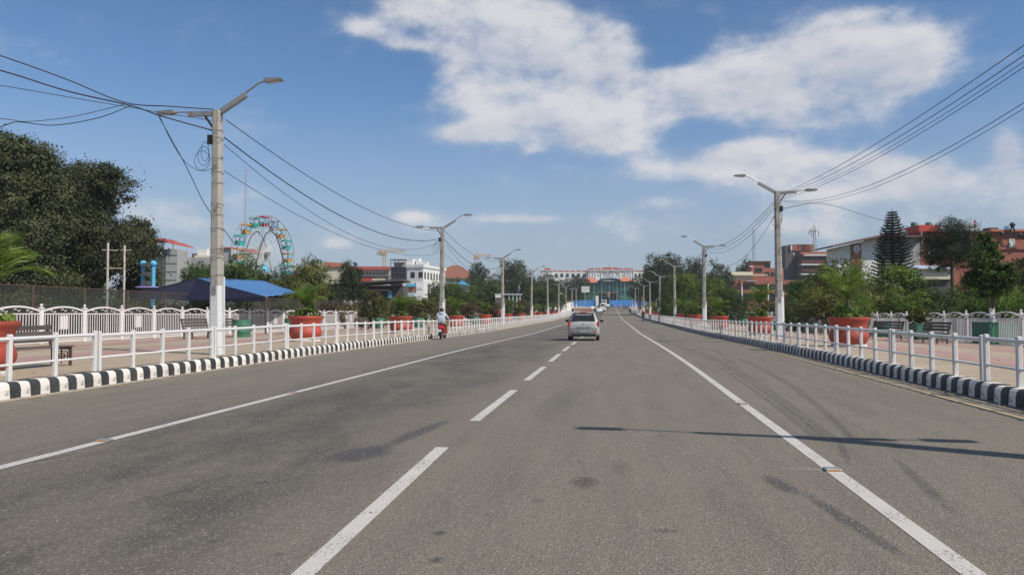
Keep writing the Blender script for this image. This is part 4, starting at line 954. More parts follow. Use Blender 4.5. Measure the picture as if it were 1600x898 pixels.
# tent
b = B('tarpaulin_tent', 'large open tent with sunlit blue roof and dark navy gable behind the mesh fence', 'tent', 340, 46)
k = b.k
def LV(px, py, d): return Matrix.Rotation(-TH, 3, 'Z') @ (P3(px, py, d) - b.t.location)
pk = Vector((b.X(307), 0, b.Z(434))); fl = Vector((b.X(225), -1, b.Z(457))); fr_ = LV(415, 463, 44)
bk = LV(410, 438, 53.5); br_ = LV(466, 457, 50.5); bl = LV(330, 452, 56)
def cloth(A, Bq, Cq, D, name, m, seed, label=None):
    r = random.Random(seed); n, k = 14, 8; V = []; F = []; ph = [r.uniform(0, 6) for _ in range(4)]
    for i in range(n + 1):
        for j in range(k + 1):
            u, v = i / n, j / k; p = A.lerp(D, u).lerp(Bq.lerp(Cq, u), v); e = math.sin(math.pi * v) ** .6
            p.z -= e * (.16 * abs(math.sin(math.pi * u * 4)) ** .7 + .05 * math.sin(u * 31 + ph[0] + v * 5) * v); p.z += .03 * math.sin(u * 57 + ph[1]) * v
            V.append(p)
    for i in range(n):
        for j in range(k): a = i * (k + 1) + j; F.append((a, a + 1, a + k + 2, a + k + 1))
    mb = MB().add(V, F); o = mb.build(name, M[m], b.t, smooth=True, label=label); md = o.modifiers.new('thick', 'SOLIDIFY'); md.thickness = .02; return o
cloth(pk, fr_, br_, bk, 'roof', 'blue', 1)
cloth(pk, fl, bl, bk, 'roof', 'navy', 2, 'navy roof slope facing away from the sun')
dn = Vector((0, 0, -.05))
MB().add([fl, pk + dn, fr_, Vector((fr_.x, fr_.y, b.Z(472))), Vector((b.X(300), -.9, b.Z(470))), Vector((fl.x, fl.y, b.Z(466)))], [(0, 1, 2, 3, 4, 5)]).build('gable_cloth', M['navy'], b.t)  # shade on the gable is put into its navy colour
for p in (fl, fr_, br_, bl, pk): MB().tube([(p.x, p.y + .05, 0), (p.x, p.y + .05, p.z - .06)], .05, 6).build('pole', M['iron'], b.t)
# ferris wheel
def ferris():
    d = 150; k = d / FP; x, y = at(411.5, d); zc = zt(397, d); Rr = 7.6; t = thing('ferris_wheel', 'colourful ferris wheel rising behind the trees left of centre', 'ferris wheel', (x, y, 0), TH + R(64))
    for s_ in (-.8, .8):
        for rad, rr in ((Rr, .08), (Rr * .80, .07)):
            pts = [(rad * math.cos(a), s_, zc + rad * math.sin(a)) for a in [2 * math.pi * i / 48 for i in range(49)]]
            MB().tube(pts, rr, 5, caps=False).build('rim', M['teal'] if rad < Rr else M['steel'], t)
        mb = MB()
        for i in range(48):
            a = 2 * math.pi * i / 48; mb.bar((.5 * math.cos(a), s_ * .5, zc + .5 * math.sin(a)), (Rr * .8 * math.cos(a), s_, zc + Rr * .8 * math.sin(a)), .05)
        mb.build('spokes', M['sign'], t)
        mb = MB()
        for i in range(24):
            a = 2 * math.pi * i / 24; mb.bar((Rr * .8 * math.cos(a), s_, zc + Rr * .8 * math.sin(a)), (Rr * math.cos(a + .13), s_, zc + Rr * math.sin(a + .13)), .07)
        mb.build('rim_lattice', M['teal'], t)
        for q in (-1, 1):
            MB().tube([(q * 6.0 * math.sqrt(1 - u) * 1.0, s_ * 2.2, u * (zc + 4.6)) for u in (0, .3, .5, .7, .85, .95, 1)], .12, 6).build('support_leg', M['bdark'], t)
    MB().tube([(0, -1.4, zc), (0, 1.4, zc)], .5, 10).build('hub', M['galv'], t)
    MB().lathe([(1.3, zc - 3.4), (.1, zc - 1.3)], 10).build('ticket_canopy', M['rideblue'], t)
    cols = ['orange', 'teal', 'orange', 'mint', 'crimson', 'violet', 'orange', 'teal']
    N_ = 16
    for i in range(N_):
        a = math.pi - 2 * math.pi * i / N_; gx, gz = Rr * .88 * math.cos(a), zc + Rr * .88 * math.sin(a); m = M[cols[(i + 0) % 8]]; Q = 1.25
        mb = MB().prism([(gx - .5 * Q, gz - 1.0 * Q), (gx + .5 * Q, gz - 1.0 * Q), (gx + .62 * Q, gz - .35 * Q), (gx + .45 * Q, gz - .35 * Q), (gx + .35 * Q, gz - .6 * Q), (gx - .35 * Q, gz - .6 * Q), (gx - .45 * Q, gz - .35 * Q), (gx - .62 * Q, gz - .35 * Q)], -.6, .6)
        g = mb.build('gondola', m, t)
        MB().prism([(gx - .75 * Q, gz + .35 * Q), (gx + .75 * Q, gz + .35 * Q), (gx + .55 * Q, gz + .55 * Q), (gx - .55 * Q, gz + .55 * Q)], -.7, .7).build('canopy', m, g)
        h = MB()
        for sx in (-.55, .55):
            for sy in (-.55, .55): h.bar((gx + sx, sy, gz - .4 * Q), (gx + sx, sy, gz + .36 * Q), .06)
        h.build('hanger', M['bdark'], g)
ferris()
# guyed radio mast
def mast(px, d, top, base, wpx, label, cat='mast', ants=0, guys=False, m='steel', zb=0, taper=.35):
    x, y = at(px, d); k = d / FP; t = thing('lattice_mast', label, cat, (x, y, zb), TH); H = zt(top, d) - zb; w_ = wpx * k; n = 16
    for sx, sy in ((-1, -1), (1, -1), (0, 1)): MB().bar((sx * w_ / 2, sy * w_ / 2, 0), (sx * w_ / 2 * taper, sy * w_ / 2 * taper, H), max(.07, w_ * .09)).build('leg', M[m], t)
    mb = MB()
    for i in range(n * 2):
        z0, z1 = H * i / (2 * n), H * (i + 1) / (2 * n); f0, f1_ = [1 - (1 - taper) * z / H for z in (z0, z1)]; s_ = 1 if i % 2 else -1
        mb.bar((s_ * w_ / 2 * f0, -w_ / 2 * f0, z0), (-s_ * w_ / 2 * f1_, -w_ / 2 * f1_, z1), max(.05, w_ * .05)); mb.bar((s_ * w_ / 2 * f0, -w_ / 2 * f0, z0), (0, w_ / 2 * f1_, z1), max(.04, w_ * .04))
    mb.build('lattice', M[m], t)
    for i in range(ants):
        a = 2 * math.pi * i / ants; rr = 1.2 if i % 2 else 1.6; zc = H - 1.5 - (i % 3) * .8
        MB().box(-.16, .16, -.08, .08, -.9, .9).build('panel_antenna', M['sign'], t, (rr * math.cos(a), rr * math.sin(a), zc), a)
    if ants:
        MB().lathe([(1.3, H - 1.9), (1.3, H - 1.8)], 8).build('platform', M[m], t); MB().bar((0, 0, H), (0, 0, H + 1.6), .06).build('rod', M[m], t)
    return t
mast(382, 420, 264, 345, 2.2, 'thin red and white radio mast rising above the ferris wheel', 'radio mast', m='redroof', taper=1)
mast(1178, 262, 358, 407, 6, 'slim lattice tower behind the brick building', 'lattice tower', zb=4)
t = mast(1273, 268, 352, 394, 6, 'telecom tower with panel antennas on the brick tower roof', 'telecom tower', ants=9, zb=zt(394, 268))
# long red-roofed building
b = B('long_building', 'long grey building with red roof behind the dark trees', 'building', 585, 220)
b.bx('wall', 540, 609, 421.5, None, 0, 12, 'bgrey'); MB().prism([(b.X(538), b.Z(421.5)), (b.X(609.5), b.Z(421.5)), (b.X(609.5), b.Z(416.5)), (b.X(543), b.Z(416.5))], -.8, 10).build('roof', M['redroof'], b.t)
for i in range(8): b.win(566 + i * 5.4, 569.5 + i * 5.4, 424, 429.5, 0, 'bcream')
b.bx('balcony_slab', 540, 609, 431, 432, -1.2, 0, 'bdark'); b.bx('lower_roof', 546, 586, 436, 441, -5, -1, 'redwall'); b.bx('lower_wall', 586, 603, 436, 441, -4.5, -1, 'bcream')
b = B('orange_roofed_house', 'house with orange roof peeking over trees right of the ferris wheel', 'house', 522, 200)
b.bx('wall', 506, 539, 418, None, 0, 8, 'bcream'); MB().prism([(b.X(504), b.Z(419)), (b.X(540), b.Z(416)), (b.X(536), b.Z(411)), (b.X(508), b.Z(409))], -.5, 8).build('roof', M['oranger'], b.t); b.bx('wall', 488, 510, 412, None, 2, 9, 'bwhite'); b.bx('awning', 484, 496, 436, 441, -8, -6, 'redroof')
b = B('scaffolded_tower', 'dark netted scaffold box with open frame top beside the white building', 'scaffold', 621, 205)
b.bx('netting', 611, 632.5, 417, None, 0, 4, 'navy')
for px in (610, 616, 622, 627.5, 633): b.bx('upright', px, px + .8, 405.5, 438, -.12, -.02, 'bdark')
b.bx('roof_sheet', 609, 634, 404.4, 405.5, -.5, 4.5, 'metalroof'); b.bx('inner_slab', 614, 631, 409, 417, 1.5, 3.5, 'bgrey')
for py in (411, 416.8, 426, 435): b.bx('ledger', 610, 633.8, py, py + .7, -.2, -.13, 'bdark')
# white building with corner
b = B('white_building', 'white flat roofed building with corner parapet right of the dark scaffold', 'building', 661, 225, R(-14))
W1, W2, Hh = -8.0, 18.0, b.Z(413)
MB().box(W1, 0, 0, W2 * 1.1, 0, Hh - .9).build('wall', M['bwhite'], b.t)
MB().box(W1, .25, -.25, W2 * 1.12, Hh - .88, Hh).build('parapet', M['bwhite'], b.t)
for i in range(7):
    MB().box(-.02, .05, 1 + i * 2.6, 2.2 + i * 2.6, Hh - 4.2, Hh - 2.2).build('window', M['glass'], b.t)
for i in range(3): MB().box(W1 + 1.6 + i * 2.5, W1 + 2.9 + i * 2.5, -.05, .02, Hh - 3.9, Hh - 2.2).build('window', M['glass'], b.t)
MB().box(W1, W1 + 4, 2, 6, Hh, Hh + 1.8).build('rooftop_room', M['bwhite'], b.t); MB().box(W1 + 4.6, W1 + 5.6, 3, 5, Hh, Hh + 2).build('stair_head', M['bwhite'], b.t); MB().box(W1 + 5.7, W1 + 8, 3, 5, Hh, Hh + 1.0).build('rooftop_room', M['bwhite'], b.t)
# small shops
b = B('shop_row', 'cream and white low buildings with blue awning behind the third red pot', 'building', 645, 108)
b.bx('wall', 636, 649, 439.5, None, 0, 5, 'bcream'); b.bx('awning', 636.5, 649, 443, 447.5, -.7, 0, 'rideblue'); b.bx('shutter', 638, 648, 449, 456, -.06, .01, 'oranger')
b.bx('wall', 650, 662, 439.5, None, -.2, 5, 'bwhite'); b.bx('sign_box', 630, 635.7, 441, 448, -.5, .2, 'sign')
for i in range(3): b.win(652 + i * 3.2, 654.2 + i * 3.2, 447, 452, -.2)
MB().prism([(b.X(638), b.Z(464)), (b.X(654), b.Z(464)), (b.X(650), b.Z(458)), (b.X(643), b.Z(458))], -3, -1).build('lean_to_roof', M['metalroof'], b.t); b.bx('lower_wall', 620, 653, 464, None, -2.6, -1, 'bcream'); b.bx('lower_wall', 625, 640, 457, None, -1, -.3, 'bcream')
b = B('dark_shed', 'long dark green shed with low roof left of the cream shops', 'shed', 575, 92)
MB().prism([(b.X(500), b.Z(447)), (b.X(560), b.Z(441)), (b.X(633), b.Z(436.5)), (b.X(633), b.Z(439.5)), (b.X(560), b.Z(444)), (b.X(500), b.Z(449))], -2, 5).build('roof', M['bdark'], b.t)
b.bx('wall', 500, 630, 446, None, .2, 4, 'bdark'); b.bx('side_panel', 547, 566, 455, 466, -.1, .15, 'bgrey'); b.bx('shelter_post', 566, 567.5, 446, None, -1.5, -1.4, 'iron'); b.bx('shelter_post', 613, 614, 441, None, -1.5, -1.4, 'iron')
b.bx('fascia', 500, 612, 453, 455, -2, -1.8, 'iron'); b.bx('painted_panel', 608, 615, 455, 466, -1.2, -1.1, 'rideblue')
b = B('boundary_wall', 'low cream boundary wall with pilasters behind the rusty mesh fence', 'wall', 590, 84)
b.bx('wall_panel', 536, 632, 470.5, None, 0, .25, 'bcream')
for px in range(538, 632, 9): b.bx('pilaster', px, px + 2, 469, None, -.12, -.003, 'bwhite')
# arena roof + cranes
b = B('arena', 'distant building with rounded brown red roof left of the treetops', 'arena', 712, 420)
pts = [(b.X(686), b.Z(434))] + [(b.X(686 + 53 * t), b.Z(431 - 20 * math.sin(math.pi * (t * .85 + .1)) + 3)) for t in [i / 14 for i in range(15)]] + [(b.X(740), b.Z(436))]
MB().prism(pts, 0, 30).build('roof', M['oranger'], b.t); b.bx('wall', 686, 740, 434, None, 1, 29, 'bgrey')
def crane(px, d, top, base, jl, jr, label, zb=4):
    x, y = at(px, d); k = d / FP; t = thing('tower_crane', label, 'crane', (x, y, zb), TH, 'tower cranes on the horizon'); H = zt(top, d) - zb
    m = MB()
    for s_ in (-.9, .9):
        m.bar((s_, -.9, 0), (s_, -.9, H), .35); m.bar((s_, .9, 0), (s_, .9, H), .35)
    n = int(H / 4)
    for i in range(n): m.bar((-.9 if i % 2 else .9, -.9, H * i / n), (.9 if i % 2 else -.9, -.9, H * (i + 1) / n), .25)
    m.build('tower', M['crane'], t)
    m = MB(); a, c = jl * k, jr * k
    for z_, yy in ((0, -.8), (0, .8), (1.6, 0)): m.bar((a, yy, H + z_), (c, yy, H + z_ * (.8)), .3)
    nn = 24
    for i in range(nn): x0, x1 = a + (c - a) * i / nn, a + (c - a) * (i + 1) / nn; m.bar((x0, -.4, H + (0 if i % 2 else 1.5)), (x1, -.4, H + (1.5 if i % 2 else 0)), .2)
    m.build('jib', M['crane'], t)
    MB().box(a - .5, a + 4, -1, 1, H - 2.4, H + .2).build('counterweight', M['bgrey'], t); MB().box(-1.6, 1.6, -1.4, 1.4, H - 2.2, H - .1).build('cab', M['crane'], t)
crane(600, 520, 393, 417, -10, 34, 'tower crane above the long red roofed building'); crane(745, 620, 400, 430, -4, 22, 'smaller tower crane behind the spreading tree')
b = B('blue_roofed_house', 'little house with light blue roof among the trees right of second lamp post', 'house', 725, 118)
b.bx('wall', 719, 731, 445, None, 0, 3, 'bgrey'); MB().prism([(b.X(716), b.Z(444)), (b.X(734), b.Z(446)), (b.X(722), b.Z(438))], -.6, 3.4).build('roof', M['rideblue'], b.t)
b = B('pavilion', 'flat roofed open pavilion with green columns behind the third left lamp post', 'pavilion', 794, 136)
b.bx('roof', 773, 816, 459, 460.6, -1, 4, 'metalroof'); b.bx('sign_panel', 774, 784, 461, 465, -1.2, -1.05, 'sign'); b.bx('wall', 774, 790, 465, None, 0, 3, 'bgrey'); b.bx('wall', 797, 806, 462, None, .5, 3, 'net')
for px in (795, 801, 807, 812): b.bx('column', px, px + 1.2, 460.6, None, -.8, -.6, 'bwhite')
b = B('kiosk', 'small white canopy roof left of the gate scaffolding', 'kiosk', 871.5, 250)
MB().lathe([(1.75, b.Z(459.6)), (1.75, b.Z(458.4)), (.1, b.Z(454.6))], 8).build('roof', M['sign'], b.t)
for px in (867, 876): b.bx('post', px, px + .8, 459.6, None, -.1, .1, 'bgrey')
# curved white wall
mb = MB(); pts = []
for t_ in [i / 12 for i in range(13)]:
    px = 852 + 44 * t_; d = 175 + 75 * t_; x, y = at(px, d); pts.append((x, y, zt(483 - 11.5 * t_ ** .7, d)))
for p, q in zip(pts, pts[1:]): mb.add([(p[0], p[1], -1), (q[0], q[1], -1), q, p, (p[0] - .4, p[1] + .3, -1), (q[0] - .4, q[1] + .3, -1), (q[0] - .4, q[1] + .3, q[2]), (p[0] - .4, p[1] + .3, p[2])], [(0, 1, 2, 3), (5, 4, 7, 6), (3, 2, 6, 7)])
o = mb.build('curved_wall', M['bwhite']); tag(o, 'curved low white wall rising behind the far left pots', 'wall')
# direction sign
b = B('sign_board', 'white rectangular sign board on a pole over the road end', 'sign', 914.5, 185)
b.bx('board', 908.8, 921, 447.3, 456.5, -.1, 0, 'sign'); b.bx('pole', 913.6, 914.8, 456.5, None, -.05, .1, 'galv'); b.bx('print_band', 910, 920, 449.5, 450.5, -.115, -.102, 'bgrey'); b.bx('print_band', 910, 919, 452.5, 453.3, -.115, -.102, 'bgrey')
# palace
b = B('palace', 'long white palace with red roofs on the skyline at the road end', 'palace', 927, 560, zb=8)
def arcade(x0, x1, n, t_, bt, y0=0, arch=True):
    for i in range(n):
        c_ = x0 + (x1 - x0) * (i + .5) / n; w_ = (x1 - x0) / n * .26
        a = [(b.X(c_ - w_), b.Z(bt)), (b.X(c_ + w_), b.Z(bt)), (b.X(c_ + w_), b.Z(t_ + .8))]
        if arch: a += [(b.X(c_ + w_ * math.cos(q)), b.Z(t_ + .8) + b.k * .9 * math.sin(q)) for q in (.5, 1.0, 1.57, 2.1, 2.6)]
        a += [(b.X(c_ - w_), b.Z(t_ + .8))]
        MB().prism(a, y0 - .12, y0 + .3).build('window', M['glass'], b.t)
b.bx('wing', 862, 921, 424.5, None, 3, 18, 'bwhite'); b.bx('wing', 989, 1012, 424.5, None, 3, 18, 'bwhite')
arcade(865, 918, 6, 427, 432.5, 3); arcade(991, 1010, 3, 427, 432.5, 3)
for i in range(6): b.bx('roof_panel', 864 + i * 9.2, 872 + i * 9.2, 422.2, 424.4, 3.2, 6, 'redroof')
for i in range(3): b.bx('roof_panel', 991 + i * 6.5, 996.6 + i * 6.5, 422.2, 424.4, 3.2, 6, 'redroof')
for i in range(7): b.bx('parapet_post', 862.3 + i * 9.2, 863.7 + i * 9.2, 421.6, 424.5, 2.9, 4, 'bwhite')
b.bx('pavilion_block', 846, 863, 423, None, -2, 14, 'bwhite'); b.bx('cornice', 845, 864, 422.2, 423.2, -2.6, 14, 'bwhite'); arcade(848, 861, 3, 428, 432, -2, False)
MB().prism([(b.X(849), b.Z(422.2)), (b.X(861), b.Z(422.2)), (b.X(859), b.Z(419)), (b.X(851), b.Z(419))], -2, 8).build('roof', M['redroof'], b.t)
b.bx('main_block', 919, 991, 422.6, None, -1, 20, 'bwhite'); b.bx('cornice', 918, 992, 421.8, 423, -1.8, 20, 'bwhite')
MB().prism([(b.X(919), b.Z(421.8)), (b.X(991), b.Z(421.8)), (b.X(988), b.Z(419)), (b.X(968), b.Z(419)), (b.X(962), b.Z(417.8)), (b.X(945), b.Z(417.8)), (b.X(939), b.Z(419)), (b.X(921), b.Z(419))], -1, 12).build('roof', M['redroof'], b.t)
for px in (927, 938, 955, 972, 983): b.bx('roof_post', px, px + 1.3, 418.6, 422, -1.9, -1, 'bwhite')
for px in (944.3, 964.3):
    MB().lathe([(.1 + 0, 0)] + [(1.6, 0), (1.6, .3)], 10).v
    MB().prism([(b.X(px) + 1.5 * math.cos(a), b.Z(425.5) + 1.3 * math.sin(a)) for a in [math.pi * i / 8 for i in range(9)]], -1.6, -1).build('arch_hood', M['bgrey'], b.t)
for px in (934.7, 943.8, 963.6, 973): b.win(px - 1.6, px + 1.6, 428.7, 431.5, -1.02, 'bwhite', fr=.2)
for px in (922, 926, 930, 939, 948, 950.5, 958, 968, 977, 981.5, 985, 989): b.bx('pilaster', px, px + .9, 423, 436, -1.5, -1.003, 'bwhite')
b.bx('roof_room', 887, 901, 420.6, 422.5, 6, 10, 'bwhite'); b.bx('mast', 896, 896.5, 411, 420.6, 8, 8.2, 'steel'); b.bx('mast', 953.5, 953.9, 412, 418, 5, 5.2, 'steel'); b.bx('statue', 953, 955, 423, 427, -2.2, -1.6, 'bdark')
# gate under scaffolding
b = B('city_gate', 'gate with orange pyramid roofs and green scaffold netting across the road end', 'gate', 952, 335, zb=2)
def pyr(px0, px1, bt, tp, y0, y1, m, tw=.12):
    a, c = b.X(px0), b.X(px1); mx = (a + c) / 2; hw = (c - a) * tw / 2; z0, z1 = b.Z(bt), b.Z(tp); ym = (y0 + y1) / 2
    MB().add([(a, y0, z0), (c, y0, z0), (c, y1, z0), (a, y1, z0), (mx - hw, ym, z1), (mx + hw, ym, z1)], [(0, 1, 5, 4), (1, 2, 5), (2, 3, 4, 5), (3, 0, 4), (3, 2, 1, 0)]).build('roof', M[m], b.t)
pyr(912.5, 936, 441.5, 432.5, -1, 6, 'oranger', .3); pyr(967, 990, 439.5, 432, -1, 6, 'oranger', .3)
pts = [(b.X(934), b.Z(438.5)), (b.X(940), b.Z(436)), (b.X(952), b.Z(434.6)), (b.X(964), b.Z(435.8)), (b.X(970), b.Z(438.5)), (b.X(962), b.Z(437.6)), (b.X(952), b.Z(436.8)), (b.X(942), b.Z(437.6))]
MB().prism(pts, -1.6, 5).build('canopy_rim', M['navy'], b.t)
MB().prism([(b.X(939), b.Z(435.6)), (b.X(966), b.Z(435.2)), (b.X(957), b.Z(431.2)), (b.X(951), b.Z(429.6)), (b.X(946), b.Z(431.5))], -1.2, 4).build('central_roof', M['metalroof'], b.t)
for i, (a, c, t_, bt, y0) in enumerate([(914, 934.5, 441.5, 452, 0), (934, 971, 438.6, 455, .4), (969, 990, 439.5, 454, 0), (884, 914, 456, 469, 1), (905, 934, 452, 469, .5), (971, 1003, 440, 469, 1.5), (968, 984, 454, 469, .6), (990, 1004, 445, 469, 2.2)]):
    b.bx('netting', a, c, t_, bt, y0 + .3, y0 + 1.0, 'net')
for px in (934, 940, 964, 970): b.bx('gate_pillar', px, px + 2, 438, None, 1.6, 3, 'bwhite' if px in (934,) else 'bgrey')
b.bx('lintel', 934, 972, 455, 457, 0, 4, 'bdark'); b.bx('passage_shade_slab', 936, 970, 457, None, 6, 6.4, 'bdark')  # dark slab stands in for the shade inside the gate passage
for px in list(range(886, 1006, 6)):
    t_ = 452 if px < 912 else (438 if px > 912 and px < 992 else 446); b.bx('scaffold_pole', px, px + .45, t_, 470, -.3, -.15, 'galv' if px % 4 else 'bwhite')
for py in (445, 451, 457, 463, 469): b.bx('scaffold_ledger', 886 if py > 451 else 914, 1004, py, py + .35, -.5, -.36, 'net')
b.bx('hanging_banner', 949, 953, 456, 464, -.8, -.6, 'tan' if 'tan' in M else 'oranger')
b = B('hoarding', 'bright blue metal hoarding sheets across the foot of the gate', 'hoarding', 960, 322, zb=2)
for i in range(10): b.bx('hoarding_sheet', 896 + i * 3.6, 899.5 + i * 3.6, 469, None, -.3 + .06 * (i % 2), 0 + .06 * (i % 2), 'hoard')
for i in range(20): b.bx('hoarding_sheet', 952 + i * 3.7, 955.6 + i * 3.7, 469 + (i > 11) * .6, None, -.3 + .06 * (i % 2), 0 + .06 * (i % 2), 'hoard')
b.bx('white_pillar', 930.5, 935, 462, None, -.8, -.4, 'bwhite')
b = B('cream_pavilion', 'low cream pavilion with two roof slabs right of the gate', 'pavilion', 1008, 290, zb=2)
b.bx('roof_slab', 993, 1026, 458.5, 460, -1, 6, 'bcream'); b.bx('roof_slab', 990, 1024, 464.5, 466, -2.5, 6, 'bcream'); b.bx('wall', 994, 1024, 460, 469, 0, 5, 'bgrey')
for px in (992, 1000, 1008, 1016, 1023): b.bx('column', px, px + 1, 466, None, -2, -1.8, 'bcream')
# brick building A
b = B('brick_office', 'sprawling brick building with cream roof slab left of the nearest right lamp post', 'building', 1190, 240)
b.bx('wall', 1146, 1262, 437.5, None, 1, 16, 'brick'); b.bx('upper_block', 1179, 1209.5, 407.5, 437.5, 3, 14, 'brick'); b.bx('upper_block', 1209.5, 1232, 417.5, 437.5, 4, 14, 'brick'); b.bx('roof_edge', 1178, 1210, 406.8, 408.2, 2.4, 14, 'bdark')
b.bx('roof_slab', 1145, 1179, 424, 430, 1.5, 12, 'bcream'); b.bx('roof_slab', 1145, 1201, 428.5, 430.3, .4, 1.6, 'bcream'); b.bx('panel_wall', 1146, 1179, 430.5, 437.5, 1.6, 12, 'bcream')
b.bx('brick_parapet', 1157, 1262, 437.5, 444, -.2, .9, 'brick'); b.bx('brick_parapet', 1146, 1225, 452.5, 458, -.2, .9, 'brick')
b.win(1184, 1196.5, 417.5, 425, 3, 'bdark'); b.win(1200, 1209, 411, 417, 3, 'bdark')
for px in (1200, 1210, 1217): b.win(px, px + 8 if px < 1210 else px + 6, 424, 431, 3 if px < 1209 else 4, 'bdark')
for i in range(9): b.win(1160 + i * 8.5, 1167.6 + i * 8.5, 445, 452, 1, 'bdark')
for i in range(9): b.win(1147 + i * 8.5, 1154.6 + i * 8.5, 459, 466, 1, 'bdark')
for px in (1158, 1199): b.bx('white_column', px, px + 1.8, 443.5, None, -.5, -.25, 'bwhite')
b.bx('stair_flight', 1163, 1181, 438.5, 440, -1.2, -.3, 'bgrey'); b.bx('billboard_panel', 1142.5, 1152, 415.5, 419.5, 6, 6.3, 'metalroof'); b.bx('billboard_leg', 1143, 1143.8, 419.5, 425, 6.1, 6.3, 'galv')
b.bx('white_ledge', 1176, 1180.5, 414.3, 416, 2, 2.9, 'bwhite')
# brick tower B
b = B('brick_tower', 'taller brick block with white balcony slabs and a telecom tower on top', 'building', 1262, 268)
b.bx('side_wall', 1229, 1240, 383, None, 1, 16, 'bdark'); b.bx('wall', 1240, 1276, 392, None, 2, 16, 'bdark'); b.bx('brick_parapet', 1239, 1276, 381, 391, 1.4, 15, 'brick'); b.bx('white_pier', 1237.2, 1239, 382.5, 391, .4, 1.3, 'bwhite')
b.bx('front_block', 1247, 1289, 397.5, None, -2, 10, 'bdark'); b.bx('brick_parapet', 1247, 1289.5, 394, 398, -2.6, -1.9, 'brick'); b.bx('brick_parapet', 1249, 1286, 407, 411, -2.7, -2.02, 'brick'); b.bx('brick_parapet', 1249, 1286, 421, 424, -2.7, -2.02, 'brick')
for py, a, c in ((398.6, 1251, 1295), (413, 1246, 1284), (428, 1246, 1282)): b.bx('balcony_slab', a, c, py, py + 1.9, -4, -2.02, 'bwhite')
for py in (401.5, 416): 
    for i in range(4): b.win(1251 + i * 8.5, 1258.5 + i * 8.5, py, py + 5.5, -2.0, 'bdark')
b.bx('white_pier', 1241.5, 1243, 394, 398, .8, 1.9, 'bwhite')
# auditorium
b = B('auditorium', 'white auditorium with sloping brown roof and brick panel behind the tiered conifer', 'building', 1371, 112)
MB().prism([(b.X(1310), b.Z(386.5)), (b.X(1371), b.Z(372.5)), (b.X(1371), -1), (b.X(1310), -1)], 0, 4).build('wall', M['bwhite'], b.t)
MB().prism([(b.X(1371), b.Z(372)), (b.X(1439), b.Z(372)), (b.X(1439), -1), (b.X(1371), -1)], .004, 4).build('wall', M['bgrey'], b.t)
MB().prism([(b.X(1295), b.Z(385)), (b.X(1373), b.Z(367.5)), (b.X(1440), b.Z(370)), (b.X(1440), b.Z(372.2)), (b.X(1373), b.Z(371)), (b.X(1295), b.Z(387.4))], -1.6, 5).build('roof', M['brownroof'], b.t)
b.bx('brick_panel', 1330, 1346, 381, None, -.15, -.004, 'brick'); b.bx('porch_post', 1307.6, 1308.8, 386, 396, -1.2, -1.05, 'bgrey')
for py in (390, 402): b.bx('groove', 1346.5, 1371, py, py + .35, -.02, -.005, 'bgrey')
for a in range(7):
    MB().box(-.22, .22, -.06, 0, -.18, .18).build('emblem_piece', M['sign'], b.t, (b.X(1338.5) + .28 * math.cos(a * .9), -.17, b.Z(388.5) + .38 * math.sin(a * .9)))
b.bx('emblem_line', 1335, 1342, 396, 396.8, -.2, -.16, 'sign'); b.win(1418, 1421.5, 377, 388, 0, 'bgrey')
# red-brick house and sheds
b = B('red_brick_house', 'red parapet brick building with green water tanks behind the pine', 'building', 1470, 118)
b.bx('wall', 1439.5, 1530, 362, None, 0, 12, 'brick'); b.bx('red_parapet', 1436, 1469, 351.5, 362, -.3, 11, 'redwall'); b.bx('side_wall', 1414, 1437, 356, 366, 3, 11, 'lilac'); b.bx('white_parapet', 1511, 1530, 353, 362, -.2, 6, 'bwhite'); b.bx('corner_pier', 1439, 1441, 362, None, -.35, -.1, 'bgrey')
b.bx('brick_annex', 1424.5, 1439, 396.5, None, -2, 1, 'brick')
for px in (1441, 1464):
    MB().lathe([(.5, 0), (.5, .5), (.42, .62), (.12, .7)], 12).build('water_tank', M['green' if px else 'green'], b.t, (b.X(px), 2, b.Z(351.5)), smooth=True)
for px in (1452, 1500): b.win(px, px + 8, 372, 384, 0)
for px in (1452, 1500): b.win(px, px + 8, 392, 403, 0)
b.bx('railing_strip', 1512, 1530, 350.5, 351, -.2, -.15, 'steel')
b = B('metal_roofed_shed', 'low shed with pale metal roof and cream wall left of the pine trunk', 'shed', 1465, 84)
MB().prism([(0, b.Z(420)), (0, b.Z(419.2)), (4, b.Z(411)), (4, b.Z(411.8))], b.X(1439), b.X(1494), 'x').build('roof', M['metalroof'], b.t); b.bx('wall', 1441, 1492, 419.8, 436, .4, 3.5, 'bcream'); b.bx('wall', 1441, 1492, 436, None, .8, 3.5, 'bdark')
b = B('flag', 'small red double pennant flag on a thin roof pole', 'flag', 1524, 110, zb=zt(356, 110))
MB().bar((0, 0, -.5), (0, 0, b.Z(341.5)), .05).build('flagpole', M['steel'], b.t)
MB().prism([(.03, b.Z(342)), (.45, b.Z(348)), (.1, b.Z(348.5)), (.5, b.Z(354)), (.03, b.Z(354))], -.02, .02).build('cloth', M['redcloth'], b.t)
b = B('brick_house', 'brick house with white window and black roof gear at the right edge', 'house', 1580, 100)
b.bx('wall', 1549, 1660, 362, None, 0, 9, 'brick'); b.bx('roof_slab', 1547, 1662, 358.5, 361.9, -.5, 9.3, 'oranger'); b.bx('brick_band', 1549, 1660, 386.5, 389.5, -.2, -.004, 'brick'); b.win(1578, 1587, 373, 387, 0, 'bwhite', 'sign')
b.bx('rooftop_ledge', 1552, 1566, 354.5, 358.4, .5, 2, 'bdark'); MB().lathe([(.42, 0), (.42, .55), (.38, .66), (.1, .7)], 12).build('water_tank', M['chrome'], b.t, (b.X(1592), 2, b.Z(358.5)), smooth=True)
mb = MB()
